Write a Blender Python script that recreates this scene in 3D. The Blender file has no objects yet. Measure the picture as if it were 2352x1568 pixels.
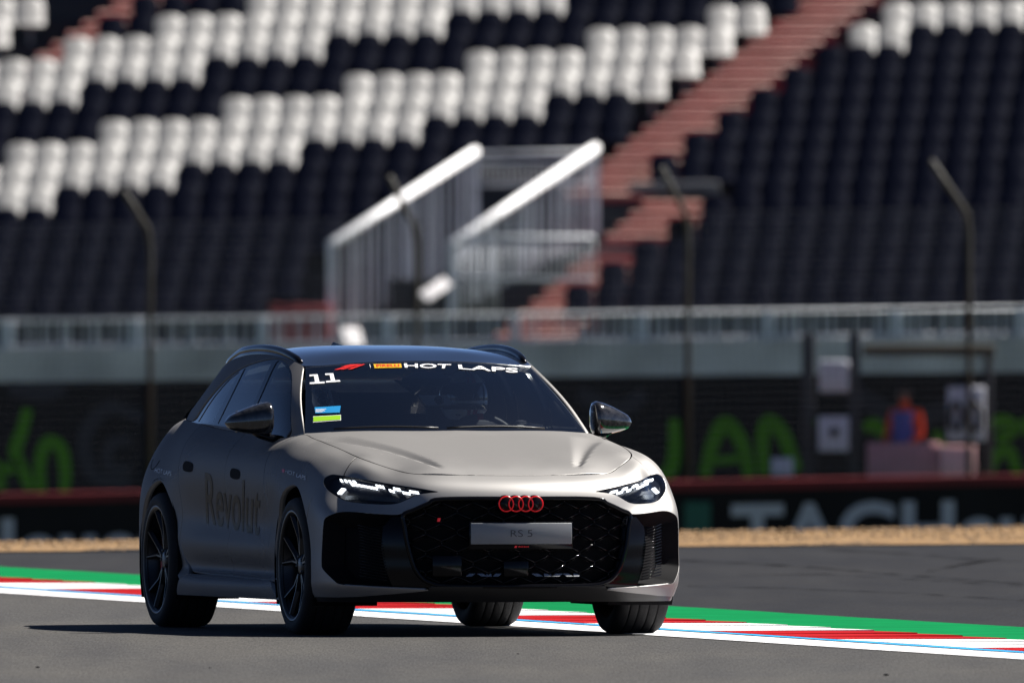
import bpy, bmesh, math, random
import numpy as np
from mathutils import Vector, Matrix
from mathutils.geometry import delaunay_2d_cdt

random.seed(7)
rng = np.random.default_rng(7)
sc = bpy.context.scene
col = sc.collection

# ------------------------------------------------------------------ camera
cam_d = bpy.data.cameras.new("camera")
cam = bpy.data.objects.new("camera", cam_d)
col.objects.link(cam)
cam.location = (0, 0, 1.70)
cam.rotation_euler = (math.radians(90), 0, 0)
cam_d.sensor_width = 36.0
cam_d.lens = 835.7
cam_d.shift_y = -0.0434
cam_d.clip_start = 1.0
cam_d.clip_end = 6000
cam_d.dof.use_dof = True
cam_d.dof.focus_distance = 119.6
cam_d.dof.aperture_fstop = 8.2
sc.camera = cam

# ------------------------------------------------------------------ light
SUN_EL = math.radians(52)
SUN_AZ = math.radians(18)          # behind the car's right-hand side, measured from +X towards +Y
sdir = Vector((math.cos(SUN_EL) * math.cos(SUN_AZ), math.cos(SUN_EL) * math.sin(SUN_AZ), math.sin(SUN_EL)))
world = bpy.data.worlds.new("World")
sc.world = world
world.use_nodes = True
wn = world.node_tree
wn.nodes.clear()
sky = wn.nodes.new("ShaderNodeTexSky")
sky.sky_type = 'NISHITA'
sky.sun_disc = False
sky.sun_elevation = SUN_EL
sky.sun_rotation = math.radians(90) - SUN_AZ
sky.altitude = 10
sky.air_density = 0.25
sky.dust_density = 0.2
sky.ozone_density = 4.5
bg = wn.nodes.new("ShaderNodeBackground")
bg.inputs["Strength"].default_value = 0.05
wo = wn.nodes.new("ShaderNodeOutputWorld")
wn.links.new(sky.outputs[0], bg.inputs[0])
wn.links.new(bg.outputs[0], wo.inputs[0])
sun_d = bpy.data.lights.new("sun", 'SUN')
sun_d.energy = 5.0
sun_d.angle = math.radians(0.53)
sun_d.color = (1.0, 0.955, 0.89)
sun = bpy.data.objects.new("sun", sun_d)
col.objects.link(sun)
sun.rotation_euler = (-sdir).to_track_quat('-Z', 'Y').to_euler()
sun.location = (60, 110, 80)
sc.view_settings.view_transform = 'Standard'
sc.view_settings.look = 'None'
sc.view_settings.exposure = 1.4
sc.view_settings.gamma = 1.0
sc.view_settings.use_curve_mapping = False
try:
    sc.cycles.max_bounces = 10
    sc.cycles.transparent_max_bounces = 24
    sc.cycles.sample_clamp_indirect = 6
except Exception:
    pass

# ------------------------------------------------------------------ helpers
def tag(o, label=None, cat=None, group=None, kind=None):
    if label: o["label"] = label
    if cat: o["category"] = cat
    if group: o["group"] = group
    if kind: o["kind"] = kind
    return o

def empty(name, loc=(0, 0, 0), rz=0.0, label=None, cat=None, group=None, kind=None):
    o = bpy.data.objects.new(name, None)
    col.objects.link(o)
    o.location = loc
    o.rotation_euler = (0, 0, rz)
    o.empty_display_size = 0.1
    return tag(o, label, cat, group, kind)

def obj(name, me, parent=None, loc=None):
    o = bpy.data.objects.new(name, me)
    col.objects.link(o)
    if parent: o.parent = parent
    if loc is not None: o.location = loc
    return o

class MB:
    """collects boxes, tubes, lathes ... into one mesh"""
    def __init__(s): s.v = []; s.f = []; s.sm = []
    def add(s, vs, fs, smooth=False):
        b = len(s.v); s.v += [tuple(map(float, p)) for p in vs]
        s.f += [tuple(b + i for i in f) for f in fs]; s.sm += [smooth] * len(fs)
        return s
    def box(s, c, size, rot=None, bev=0.0):
        hx, hy, hz = size[0] / 2, size[1] / 2, size[2] / 2
        if bev <= 0:
            vs = [Vector((x, y, z)) for x in (-hx, hx) for y in (-hy, hy) for z in (-hz, hz)]
            fs = [(0, 1, 3, 2), (4, 6, 7, 5), (0, 4, 5, 1), (2, 3, 7, 6), (0, 2, 6, 4), (1, 5, 7, 3)]
        else:
            bm = bmesh.new(); bmesh.ops.create_cube(bm, size=1.0)
            for v in bm.verts: v.co = Vector((v.co.x * size[0], v.co.y * size[1], v.co.z * size[2]))
            bmesh.ops.bevel(bm, geom=list(bm.edges), offset=bev, segments=2, affect='EDGES', profile=0.5)
            bm.verts.index_update()
            vs = [v.co.copy() for v in bm.verts]; fs = [[v.index for v in f.verts] for f in bm.faces]; bm.free()
        if rot is not None: vs = [rot @ v for v in vs]
        c = Vector(c)
        return s.add([v + c for v in vs], fs, bev > 0)
    def tube(s, pts, r, n=8, cap=True, flat=None):
        pts = [Vector(p) for p in pts]; m = len(pts)
        rs = r if isinstance(r, (list, tuple)) else [r] * m
        vs = []; fs = []
        up = Vector((0, 0, 1)); prev = None
        for i, p in enumerate(pts):
            t = (pts[min(i + 1, m - 1)] - pts[max(i - 1, 0)]).normalized()
            if prev is None:
                a = t.cross(up)
                if a.length < 1e-3: a = t.cross(Vector((1, 0, 0)))
                a.normalize()
            else:
                a = prev - t * prev.dot(t); a.normalize()
            prev = a; b = t.cross(a)
            for k in range(n):
                th = 2 * math.pi * k / n
                fx = flat if flat else 1.0
                vs.append(p + a * math.cos(th) * rs[i] + b * math.sin(th) * rs[i] * fx)
        for i in range(m - 1):
            for k in range(n):
                fs.append((i * n + k, i * n + (k + 1) % n, (i + 1) * n + (k + 1) % n, (i + 1) * n + k))
        if cap:
            fs.append(tuple(range(n - 1, -1, -1))); fs.append(tuple((m - 1) * n + k for k in range(n)))
        return s.add(vs, fs, True)
    def lathe(s, prof, n=48, axis='x', c=(0, 0, 0), closed=False):
        """prof: (axial, radius) list"""
        vs = []; fs = []; m = len(prof)
        for a, r in prof:
            for k in range(n):
                th = 2 * math.pi * k / n
                q = {'x': (a, r * math.cos(th), r * math.sin(th)), 'y': (r * math.cos(th), a, r * math.sin(th)),
                     'z': (r * math.cos(th), r * math.sin(th), a)}[axis]
                vs.append((q[0] + c[0], q[1] + c[1], q[2] + c[2]))
        for i in range(m if closed else m - 1):
            j = (i + 1) % m
            for k in range(n):
                fs.append((i * n + k, i * n + (k + 1) % n, j * n + (k + 1) % n, j * n + k))
        return s.add(vs, fs, True)
    def prism(s, poly, d0, d1, axis='y'):
        """extrude a 2D polygon"""
        n = len(poly)
        def q(a, b, d): return {'y': (a, d, b), 'x': (d, a, b), 'z': (a, b, d)}[axis]
        vs = [q(a, b, d0) for a, b in poly] + [q(a, b, d1) for a, b in poly]
        fs = [tuple(range(n)), tuple(range(2 * n - 1, n - 1, -1))]
        fs += [(i, n + i, n + (i + 1) % n, (i + 1) % n) for i in range(n)]
        return s.add(vs, fs)
    def build(s, name, mat, parent=None, loc=None, fixn=True):
        me = bpy.data.meshes.new(name)
        me.from_pydata(s.v, [], s.f)
        me.polygons.foreach_set("use_smooth", s.sm)
        if fixn:
            bm = bmesh.new(); bm.from_mesh(me)
            bmesh.ops.recalc_face_normals(bm, faces=bm.faces); bm.to_mesh(me); bm.free()
        if mat: me.materials.append(mat)
        me.update()
        return obj(name, me, parent, loc)

# ------------------------------------------------------------------ materials
def new_mat(name):
    m = bpy.data.materials.new(name); m.use_nodes = True
    nt = m.node_tree
    return m, nt, nt.nodes["Principled BSDF"]

def P(name, c, rough=0.5, metal=0.0, spec=0.5, var=0.0, vscale=6.0, bump=0.0, bscale=60.0, coat=0.0, emit=None, es=0.0):
    """principled with a little procedural colour variation / relief"""
    m, nt, b = new_mat(name)
    b.inputs["Base Color"].default_value = (*c, 1)
    b.inputs["Roughness"].default_value = rough
    b.inputs["Metallic"].default_value = metal
    b.inputs["Specular IOR Level"].default_value = spec
    b.inputs["Coat Weight"].default_value = coat
    b.inputs["Coat Roughness"].default_value = 0.04
    tc = nt.nodes.new("ShaderNodeTexCoord")
    if var > 0:
        n = nt.nodes.new("ShaderNodeTexNoise"); n.inputs["Scale"].default_value = vscale
        n.inputs["Detail"].default_value = 5
        r = nt.nodes.new("ShaderNodeValToRGB")
        r.color_ramp.elements[0].position = 0.3; r.color_ramp.elements[1].position = 0.7
        r.color_ramp.elements[0].color = (*[max(0, x * (1 - var)) for x in c], 1)
        r.color_ramp.elements[1].color = (*[min(1, x * (1 + var)) for x in c], 1)
        nt.links.new(tc.outputs["Object"], n.inputs["Vector"])
        nt.links.new(n.outputs["Fac"], r.inputs["Fac"]); nt.links.new(r.outputs["Color"], b.inputs["Base Color"])
    if bump > 0:
        n2 = nt.nodes.new("ShaderNodeTexNoise"); n2.inputs["Scale"].default_value = bscale
        n2.inputs["Detail"].default_value = 4
        bp = nt.nodes.new("ShaderNodeBump"); bp.inputs["Strength"].default_value = bump
        bp.inputs["Distance"].default_value = 0.01
        nt.links.new(tc.outputs["Object"], n2.inputs["Vector"])
        nt.links.new(n2.outputs["Fac"], bp.inputs["Height"]); nt.links.new(bp.outputs["Normal"], b.inputs["Normal"])
    if emit:
        b.inputs["Emission Color"].default_value = (*emit, 1); b.inputs["Emission Strength"].default_value = es
    return m

def glass_mat(name, tint, rough=0.0, ior=1.5):
    m = bpy.data.materials.new(name); m.use_nodes = True; nt = m.node_tree; nt.nodes.clear()
    o = nt.nodes.new("ShaderNodeOutputMaterial"); mx = nt.nodes.new("ShaderNodeMixShader")
    fr = nt.nodes.new("ShaderNodeFresnel"); fr.inputs["IOR"].default_value = ior
    tr = nt.nodes.new("ShaderNodeBsdfTransparent"); tr.inputs["Color"].default_value = (*tint, 1)
    gl = nt.nodes.new("ShaderNodeBsdfGlossy"); gl.inputs["Roughness"].default_value = rough
    nt.links.new(fr.outputs[0], mx.inputs[0]); nt.links.new(tr.outputs[0], mx.inputs[1]); nt.links.new(gl.outputs[0], mx.inputs[2])
    nt.links.new(mx.outputs[0], o.inputs["Surface"])
    return m

M = {}
M['paint'] = P("satin_paint", (0.275, 0.268, 0.262), rough=0.50, metal=0.80, spec=0.5)
M['paint'].node_tree.nodes["Principled BSDF"].inputs["Specular Tint"].default_value = (0.08, 0.08, 0.10, 1)
M['black_paint'] = P("black_roof_paint", (0.006, 0.007, 0.009), rough=0.12, spec=0.5, coat=0.6)
M['gloss_black'] = P("gloss_black_trim", (0.003, 0.003, 0.004), rough=0.12, spec=0.16)
M['satin_black'] = P("satin_black_plastic", (0.008, 0.008, 0.009), rough=0.42, spec=0.35)
M['matte_black'] = P("matte_black", (0.004, 0.004, 0.005), rough=0.8, spec=0.1)
M['gap'] = P("dark_gap", (0.003, 0.003, 0.003), rough=0.9, spec=0.0)
M["glass"] = glass_mat("windscreen_glass", (0.92, 0.96, 0.96), ior=2.8)
M['side_glass'] = glass_mat("tinted_side_glass", (0.42, 0.44, 0.46), ior=1.65)
M['lens'] = glass_mat("lamp_lens", (0.62, 0.64, 0.66), ior=1.45)
M['led'] = P("led_white", (0.9, 0.9, 0.9), emit=(0.93, 0.96, 1.0), es=1.3)
M['lamp_black'] = P("lamp_housing", (0.006, 0.008, 0.016), rough=0.22, spec=0.5)
M['lamp_chrome'] = P("lamp_reflector", (0.12, 0.13, 0.14), rough=0.22, metal=0.9)
M['rubber'] = P("tyre_rubber", (0.011, 0.011, 0.012), rough=0.72, spec=0.25, var=0.25, vscale=40, bump=0.15, bscale=120)
M['rim'] = P("dark_alloy", (0.018, 0.019, 0.022), rough=0.32, metal=0.6)
M['disc'] = P("brake_disc", (0.10, 0.10, 0.10), rough=0.35, metal=0.9)
M['caliper'] = P("red_caliper", (0.28, 0.015, 0.01), rough=0.35)
M['badge_red'] = P("badge_red", (0.62, 0.004, 0.008), rough=0.3, emit=(0.75, 0.01, 0.012), es=0.06)
M['plate'] = P("plate_white", (0.165, 0.172, 0.18), rough=0.35, var=0.02, vscale=20)
M['ink'] = P("black_ink", (0.012, 0.012, 0.013), rough=0.5)
M['white_vinyl'] = P("white_vinyl", (0.62, 0.62, 0.63), rough=0.4)
M['red_vinyl'] = P("red_vinyl", (0.46, 0.010, 0.006), rough=0.4)
M['yellow_vinyl'] = P("yellow_vinyl", (0.46, 0.26, 0.008), rough=0.4)
M['lime_vinyl'] = P("lime_sticker", (0.20, 0.40, 0.008), rough=0.4)
M['blue_vinyl'] = P("blue_sticker", (0.008, 0.17, 0.38), rough=0.4)
M['bronze_vinyl'] = P("dark_bronze_vinyl", (0.235, 0.215, 0.185), rough=0.48, metal=0.80)
M['bronze_vinyl'].node_tree.nodes["Principled BSDF"].inputs["Specular Tint"].default_value = (0.08, 0.075, 0.07, 1)
M['carbon'] = P("forged_carbon", (0.014, 0.014, 0.015), rough=0.16, var=0.75, vscale=45, spec=0.5, coat=0.5)
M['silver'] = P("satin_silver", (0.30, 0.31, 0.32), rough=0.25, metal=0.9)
M['white_plastic'] = P("white_plastic", (0.93, 0.95, 0.94), rough=0.35)
M['lens_dark'] = P("camera_lens", (0.01, 0.012, 0.016), rough=0.05, spec=0.8, coat=1.0)
M['dash'] = P("dashboard_plastic", (0.018, 0.020, 0.022), rough=0.6, bump=0.1, bscale=200)
M['seat_cloth'] = P("seat_upholstery", (0.012, 0.013, 0.015), rough=0.7)
M['suit'] = P("driver_suit", (0.020, 0.022, 0.03), rough=0.8)
M['helmet_white'] = P("helmet_white", (0.90, 0.92, 0.91), rough=0.15, coat=0.5)
M['helmet_red'] = P("helmet_red", (0.42, 0.01, 0.02), rough=0.2)
M['visor'] = P("visor_smoke", (0.008, 0.009, 0.011), rough=0.06, coat=1.0)
# ================================================================== THE SETTING
F2, CU2, HV2, CH2 = 54600.0, 1176.0, 682.0, 1.70
def W(u, v, d): return Vector(((u - CU2) / F2 * d, d, CH2 - (v - HV2) / F2 * d))
def gd(v): return F2 * CH2 / (v - HV2)                       # distance of a point on the track surface
def gpt(u, v, z=0.0):
    d = F2 * (CH2 - z) / (v - HV2); return Vector(((u - CU2) / F2 * d, d, z))

def asphalt(name, c, var, warm, scale_x=1.0):
    m, nt, b = new_mat(name)
    b.inputs["Roughness"].default_value = 0.88; b.inputs["Specular IOR Level"].default_value = 0.04
    tc = nt.nodes.new("ShaderNodeTexCoord")
    def noise(sx, sy, detail, rough=.6):
        mp = nt.nodes.new("ShaderNodeMapping"); mp.inputs["Scale"].default_value = (sx, sy, 1)
        n = nt.nodes.new("ShaderNodeTexNoise"); n.inputs["Scale"].default_value = 1.0
        n.inputs["Detail"].default_value = detail; n.inputs["Roughness"].default_value = rough
        nt.links.new(tc.outputs["Object"], mp.inputs[0]); nt.links.new(mp.outputs[0], n.inputs["Vector"]); return n
    def ramp(n, a, b_, p0, p1):
        r = nt.nodes.new("ShaderNodeValToRGB"); r.color_ramp.elements[0].position = p0; r.color_ramp.elements[1].position = p1
        r.color_ramp.elements[0].color = (*a, 1); r.color_ramp.elements[1].color = (*b_, 1)
        nt.links.new(n.outputs["Fac"], r.inputs["Fac"]); return r
    def mul(x, y):
        q = nt.nodes.new("ShaderNodeMix"); q.data_type = 'RGBA'; q.blend_type = 'MULTIPLY'; q.inputs[0].default_value = 1
        nt.links.new(x, q.inputs[6]); nt.links.new(y, q.inputs[7]); return q.outputs[2]
    grain = ramp(noise(105, 2.2, 6, .85), (1 - var,) * 3, (1 + var,) * 3, .30, .70)
    patch_ = ramp(noise(.9, .16, 5), (.86, .87, .90), (1.10, 1.08, 1.05), .32, .70)
    streak = ramp(noise(3.0, .10, 4), (.90, .90, .91), (1.05, 1.05, 1.04), .35, .65)
    base = nt.nodes.new("ShaderNodeRGB"); base.outputs[0].default_value = (*c, 1)
    o = mul(mul(mul(base.outputs[0], grain.outputs[0]), patch_.outputs[0]), streak.outputs[0])
    nt.links.new(o, b.inputs["Base Color"]); return m
M['track'] = asphalt("track_asphalt", (.052, .0508, .0492), .55, 0)
M['runoff'] = asphalt("runoff_asphalt", (.0205, .0208, .0225), .45, 0)
M['k_white'] = P("kerb_white", (.50, .50, .50), rough=.7, spec=.05, var=.10, vscale=3)
M['k_red'] = P("kerb_red", (.26, .0055, .006), rough=.7, spec=.04, var=.16, vscale=4)
M['k_green'] = P("kerb_green", (.0012, .125, .036), rough=.8, spec=.03, var=.16, vscale=2)
M['k_blue'] = P("line_blue", (.03, .24, .46), rough=.7, spec=.05, var=.05)
M['line_white'] = P("line_white", (.52, .52, .53), rough=.7, spec=.05, var=.06, vscale=4)
M['gravel'] = P("tan_gravel", (.17, .108, .056), rough=.95, spec=.05, var=.35, vscale=3.5, bump=.6, bscale=8)
M['concrete'] = P("pale_concrete", (.50, .485, .495), rough=.85, var=.30, vscale=.8)
M['terrace'] = P("dark_terrace_concrete", (.030, .032, .038), rough=.9, var=.2, vscale=.7)
M['grass'] = P("rough_grass", (.045, .055, .022), rough=.95, spec=.1, var=.4, vscale=.5)
M['step_red'] = P("red_step_paint", (.25, .040, .042), rough=.75, var=.22, vscale=2.0)
M['seat_white'] = P("white_seat_plastic", (.28, .274, .265), rough=.5, var=.03, vscale=1.0)
M['seat_navy'] = P("navy_seat_plastic", (.0010, .0019, .0070), rough=.6, spec=.015)
M['galv'] = P("galvanised_steel", (.64, .66, .70), rough=.7, metal=.05, var=.1, vscale=3)
M['rail_white'] = P("bright_handrail_steel", (.85, .85, .86), rough=.4, metal=0.0)
M['belt'] = P("black_conveyor_belt", (.012, .011, .013), rough=.8, spec=.15, var=.2, vscale=1.5)
M['belt_red'] = P("red_barrier_top", (.13, .004, .008), rough=.7, var=.25, vscale=1.0)
M['banner'] = P("black_banner_cloth", (.008, .009, .012), rough=.85, spec=.15, var=.3, vscale=.6)
M['b_green'] = P("banner_green", (.075, .25, .011), rough=.8, spec=.1)
M['b_grey'] = P("banner_grey", (.033, .037, .048), rough=.8, spec=.1)
M['post'] = P("dark_fence_post", (.040, .036, .028), rough=.6)
M['wire'] = P("fence_wire", (.075, .08, .09), rough=.5, metal=.3)

# ---- ground: one sheet, falling away behind the run-off
def crest(x): return 171.5 + 1.55 * max(-8, min(8, x))
def tz(x, y):
    c = crest(x); xc = max(-30, min(30, x))
    if y <= c: return 0.0
    t = y - c
    z = -.0125 * t if t < 112 else -1.4 + .0 * t
    z += .018 * xc * min(1, t / 80)
    if y > 385: z += min(1.0, (y - 385) / 20) * 1.2
    return z
xs = sorted(set([-900, -400, -150, -70, -45, -30, -22] + [q * 1.0 for q in range(-16, 17)] + [22, 30, 45, 70, 150, 400, 900]))
ys = [-400, -100, 20, 60, 78, 80, 100, 120, 140, 150, 155, 160] + [162 + 1.0 * k for k in range(0, 27)] + [192, 197, 205, 220, 240, 260, 280, 290, 300, 320, 350, 385, 390, 395, 400, 405, 430, 480, 600, 1000, 2000, 4000]
g = MB()
g.add([(x, y, tz(x, y) - .075) for y in ys for x in xs],
      [(j * len(xs) + i, j * len(xs) + i + 1, (j + 1) * len(xs) + i + 1, (j + 1) * len(xs) + i) for j in range(len(ys) - 1) for i in range(len(xs) - 1)], True)
tag(g.build("ground", M['grass']), "dry rough ground falling away behind the run-off", "ground", kind="structure")

# ---- kerb line frame: e = along the edge (towards the camera), s = across (towards the run-off)
A0, B0 = gpt(0, 1362), gpt(2352, 1515)
ed = (A0 - B0); ed.z = 0; elen = ed.length; ed.normalize()      # away from the camera
en = Vector((ed.y, -ed.x, 0))                                    # to the right / far side
if en.x < 0: en = -en
def kp(e, s, z=0.0): p = B0 + ed * e + en * s; return (p.x, p.y, z)
LW, BW = .43, .085                                               # white line, blue line
KW, GW = .86, 1.12
def sheet(name, mat, e0, e1, s0, s1, z, jag=0.0, n=60, label=None, cat=None):
    vs = []; fs = []
    for k in range(n + 1):
        e = e0 + (e1 - e0) * k / n
        j0 = (random.random() - .5) * jag; j1 = (random.random() - .5) * jag
        vs += [kp(e, s0 + j0, z), kp(e, s1 + j1, z)]
    fs = [(2 * k, 2 * k + 1, 2 * k + 3, 2 * k + 2) for k in range(n)]
    o = MB().add(vs, fs).build(name, mat)
    return tag(o, label, cat, kind="structure")
E0, E1 = -60, 95
# track and run-off asphalt
vs = [kp(E0, -40, 0), kp(E1, -40, 0), kp(E1, .02, 0), kp(E0, .02, 0)]
tag(MB().add(vs, [(0, 1, 2, 3)]).build("track", M['track']), "grey asphalt race track in the foreground", "track", kind="structure")
ro = MB(); rows = []
xs2 = np.linspace(-26, 26, 53)
vs = []
for x in xs2:
    # near edge follows the green strip, far edge the gravel
    t = (x - B0.x) / ed.x if abs(ed.x) > 1e-6 else 0
    p = B0 + ed * t + en * 1.0
    y0 = min(p.y - 3.0, 150.0 + .75 * x) if x < 0 else max(40.0, p.y - 3.0)
    vs += [(x, y0, -.004), (x, 163.0 + .75 * x, -.004)]
ro.add(vs, [(2 * k, 2 * k + 1, 2 * k + 3, 2 * k + 2) for k in range(len(xs2) - 1)])
tag(ro.build("run_off_area", M['runoff']), "dark blue-grey asphalt run-off behind the kerb", "run-off", kind="structure")
sheet("edge_line", M['line_white'], E0, E1, 0, LW, .004, .012, 200, "white painted edge line of the track", "line")
sheet("blue_line", M['k_blue'], E0, E1, LW - .012, LW + BW, .008, .03, 200, "thin blue line between white edge line and kerb", "line")
sheet("green_strip", M['k_green'], E0, E1, LW + BW + KW - .05, LW + BW + KW + GW, .004, .03, 200, "green painted strip behind the kerb", "painted strip")
kerb = empty("kerb", kp(0, LW), 0, "red and white sawtooth kerb along the track edge", "kerb", kind="structure")
kb = {}
BL = .985
def kerb_mesh(mat):
    me = MB(); hh = .009
    p = [(0, 0, .006), (BL, 0, .005), (BL, KW, .003), (0, KW, hh), (0, 0, -.02), (BL, 0, -.02), (BL, KW, -.02), (0, KW, -.02), (0, KW * .5, .008), (BL, KW * .5, .0045)]
    q = []
    for e, s, z in p:
        v = ed * e + en * s; q.append((v.x, v.y, z))
    me.add(q, [(0, 1, 9, 8), (8, 9, 2, 3), (0, 8, 3, 7, 4), (1, 5, 6, 2, 9), (0, 4, 5, 1), (3, 2, 6, 7)])
    m = bpy.data.meshes.new("kerb_block"); o = me.build("tmp", mat); m = o.data; bpy.data.objects.remove(o); return m
kmW, kmR = kerb_mesh(M['k_white']), kerb_mesh(M['k_red'])
# red spans (distance along the edge from the right-hand frame corner)
e_ref = 3.25                                                      # start of the red span nearest the camera
for k in range(-14, 60):
    e = e_ref + k * BL
    red = (k // 3) % 2 == 1
    o = obj("kerb_block", kmR if red else kmW, kerb)
    s_ = LW + BW - LW
    v = ed * e + en * (BW + (random.random() - .5) * .01)
    o.location = (v.x, v.y, .004)
# rubber marks on the run-off
M['skid'] = None
def skid_mat():
    m = bpy.data.materials.new("tyre_mark"); m.use_nodes = True; nt = m.node_tree; nt.nodes.clear()
    o = nt.nodes.new("ShaderNodeOutputMaterial"); mx = nt.nodes.new("ShaderNodeMixShader")
    tr = nt.nodes.new("ShaderNodeBsdfTransparent"); df = nt.nodes.new("ShaderNodeBsdfDiffuse"); df.inputs[0].default_value = (.005, .005, .0055, 1)
    n = nt.nodes.new("ShaderNodeTexNoise"); n.inputs["Scale"].default_value = 1.6; n.inputs["Detail"].default_value = 5
    r = nt.nodes.new("ShaderNodeMapRange"); r.inputs[1].default_value = .40; r.inputs[2].default_value = .70; r.inputs[3].default_value = 0; r.inputs[4].default_value = .75
    tc = nt.nodes.new("ShaderNodeTexCoord")
    nt.links.new(tc.outputs["Object"], n.inputs["Vector"]); nt.links.new(n.outputs["Fac"], r.inputs[0]); nt.links.new(r.outputs[0], mx.inputs[0])
    nt.links.new(tr.outputs[0], mx.inputs[1]); nt.links.new(df.outputs[0], mx.inputs[2]); nt.links.new(mx.outputs[0], o.inputs[0]); return m
M['skid'] = skid_mat()
marks = [((1560, 1286), (1840, 1300), (2100, 1322), (2352, 1340), 4), ((1900, 1262), (2100, 1272), (2250, 1285), (2352, 1288), 4),
         ((2130, 1312), (2210, 1296), (2260, 1288), (2300, 1283), 6), ((1700, 1320), (1900, 1318), (2100, 1330), (2352, 1345), 2), ((1580, 1345), (1800, 1350), (2100, 1362), (2352, 1378), 2)]
for mk in marks:
    P4 = [gpt(u, v) for u, v in mk[:4]]; hw = mk[4] * .16 / 2
    q = smooth2 = []
    for i in range(3):
        for t in np.linspace(0, 1, 8, endpoint=(i == 2)): q.append(P4[i].lerp(P4[i + 1], float(t)))
    vs = []
    for p in q: vs += [(p.x, p.y - hw, 0), (p.x, p.y + hw, 0)]
    o = MB().add([(x, y, 0) for x, y, z in vs], [(2 * k, 2 * k + 1, 2 * k + 3, 2 * k + 2) for k in range(len(q) - 1)]).build("tyre_mark", M['skid'], None, (0, 0, .002))
    tag(o, "dark rubber marks on the grey run-off", "tyre mark", "rubber marks on the run-off", "structure")
# small bits of debris
for (u, v, r, c) in ((1190, 1503, .007, 0), (2036, 1551, .016, 0), (87, 1534, .014, 0), (482, 1535, .007, 1)):
    p = gpt(u, v); mb = MB()
    bm = bmesh.new(); bmesh.ops.create_icosphere(bm, subdivisions=1, radius=r)
    for w in bm.verts: w.co *= .7 + .6 * random.random(); w.co.z *= .35
    mb.add([w.co[:] for w in bm.verts], [[w.index for w in f.verts] for f in bm.faces]); bm.free()
    o = mb.build("rubber_crumb", M['belt'], None, (p.x, p.y, .006))
    tag(o, {1190: "tiny dark crumb of rubber on the track before the car's grille", 2036: "larger dark crumb of rubber at the lower right of the track",
            87: "dark crumb of rubber at the lower left of the track", 482: "dark crumb of rubber left of the car's front wheel"}[u], "debris")

# ---- gravel: band with stones, crest hides the foot of the barrier
gv = MB(); vs = []; xs3 = np.linspace(-26, 26, 131); nr = 14
for x in xs3:
    y0 = 161.2 + .75 * x; y1 = crest(x) + 4
    if y1 < y0 + 4: y1 = y0 + 4
    for k in range(nr + 1):
        y = y0 + (y1 - y0) * k / nr
        z = tz(x, y) + .004 + (0 if k == 0 else random.uniform(-.010, .004) - .03 * k / nr)
        vs.append((x, y, z))
gv.add(vs, [(i * (nr + 1) + k, i * (nr + 1) + k + 1, (i + 1) * (nr + 1) + k + 1, (i + 1) * (nr + 1) + k) for i in range(len(xs3) - 1) for k in range(nr)], True)
tag(gv.build("gravel_bed", M['gravel']), "tan gravel bed behind the run-off", "gravel", kind="structure")
st = MB()
oct_v = [(1, 0, 0), (-1, 0, 0), (0, 1, 0), (0, -1, 0), (0, 0, 1), (0, 0, -1)]
oct_f = [(0, 2, 4), (2, 1, 4), (1, 3, 4), (3, 0, 4), (2, 0, 5), (1, 2, 5), (3, 1, 5), (0, 3, 5)]
for _ in range(9000):
    x = random.uniform(-9, 9); y = random.uniform(161.4 + .75 * x, max(crest(x) + 3, 164 + .75 * x)); r = random.uniform(.006, .019)
    a = random.random() * 6.28
    st.add([(x + r * (p[0] * math.cos(a) - p[1] * math.sin(a)) * random.uniform(.7, 1.3), y + r * (p[0] * math.sin(a) + p[1] * math.cos(a)), tz(x, y) - .012 + r * .5 + r * .7 * p[2]) for p in oct_v], oct_f)
tag(st.build("gravel_stones", P("tan_stones", (.20, .13, .068), rough=.9, var=.45, vscale=9), fixn=False), "loose tan gravel stones on the bed", "gravel", kind="stuff")

# ---- tyre barrier with belt
BZ = lambda x: -.60 + .0187 * x                                   # top of the barrier
BD = 292.0
bar_ = empty("tyre_barrier", (0, BD, -1.6), 0, "long black belted tyre barrier with red top and white lettering behind the gravel", "barrier")
def strip_box(name, mat, x0, x1, y0, y1, zlo, zhi, parent, origin, n=16):
    vs = []
    for k in range(n + 1):
        x = x0 + (x1 - x0) * k / n
        for (y, zf) in ((y0, zlo), (y1, zlo), (y1, zhi), (y0, zhi)): vs.append((x - origin[0], y - origin[1], zf(x) - origin[2]))
    fs = [(4 * k + a, 4 * k + (a + 1) % 4, 4 * k + 4 + (a + 1) % 4, 4 * k + 4 + a) for k in range(n) for a in range(4)] + [(0, 1, 2, 3), (4 * n + 3, 4 * n + 2, 4 * n + 1, 4 * n)]
    return MB().add(vs, fs).build(name, mat, parent)
bo = (0, BD, -1.6)
strip_box("belt_face", M['belt'], -16, 16, BD, BD + .9, lambda x: BZ(x) - 1.3, lambda x: BZ(x) - .12, bar_, bo)
strip_box("red_cap", M['belt_red'], -16, 16, BD - .03, BD + .95, lambda x: BZ(x) - .118, BZ, bar_, bo)
def wall_text(body, parent, mat, u0, u1, d, zc_fn, h, name, origin, **kw):
    V, Fc = text_mesh(body, **kw)
    x0, x1 = W(u0, 700, d).x, W(u1, 700, d).x
    me = bpy.data.meshes.new(name)
    me.from_pydata([(x0 + v[0] * (x1 - x0) - origin[0], d - .012 - origin[1], zc_fn(x0 + v[0] * (x1 - x0)) + v[1] * h - origin[2]) for v in V], [], Fc)
    me.materials.append(mat); return obj(name, me, parent)
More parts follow.
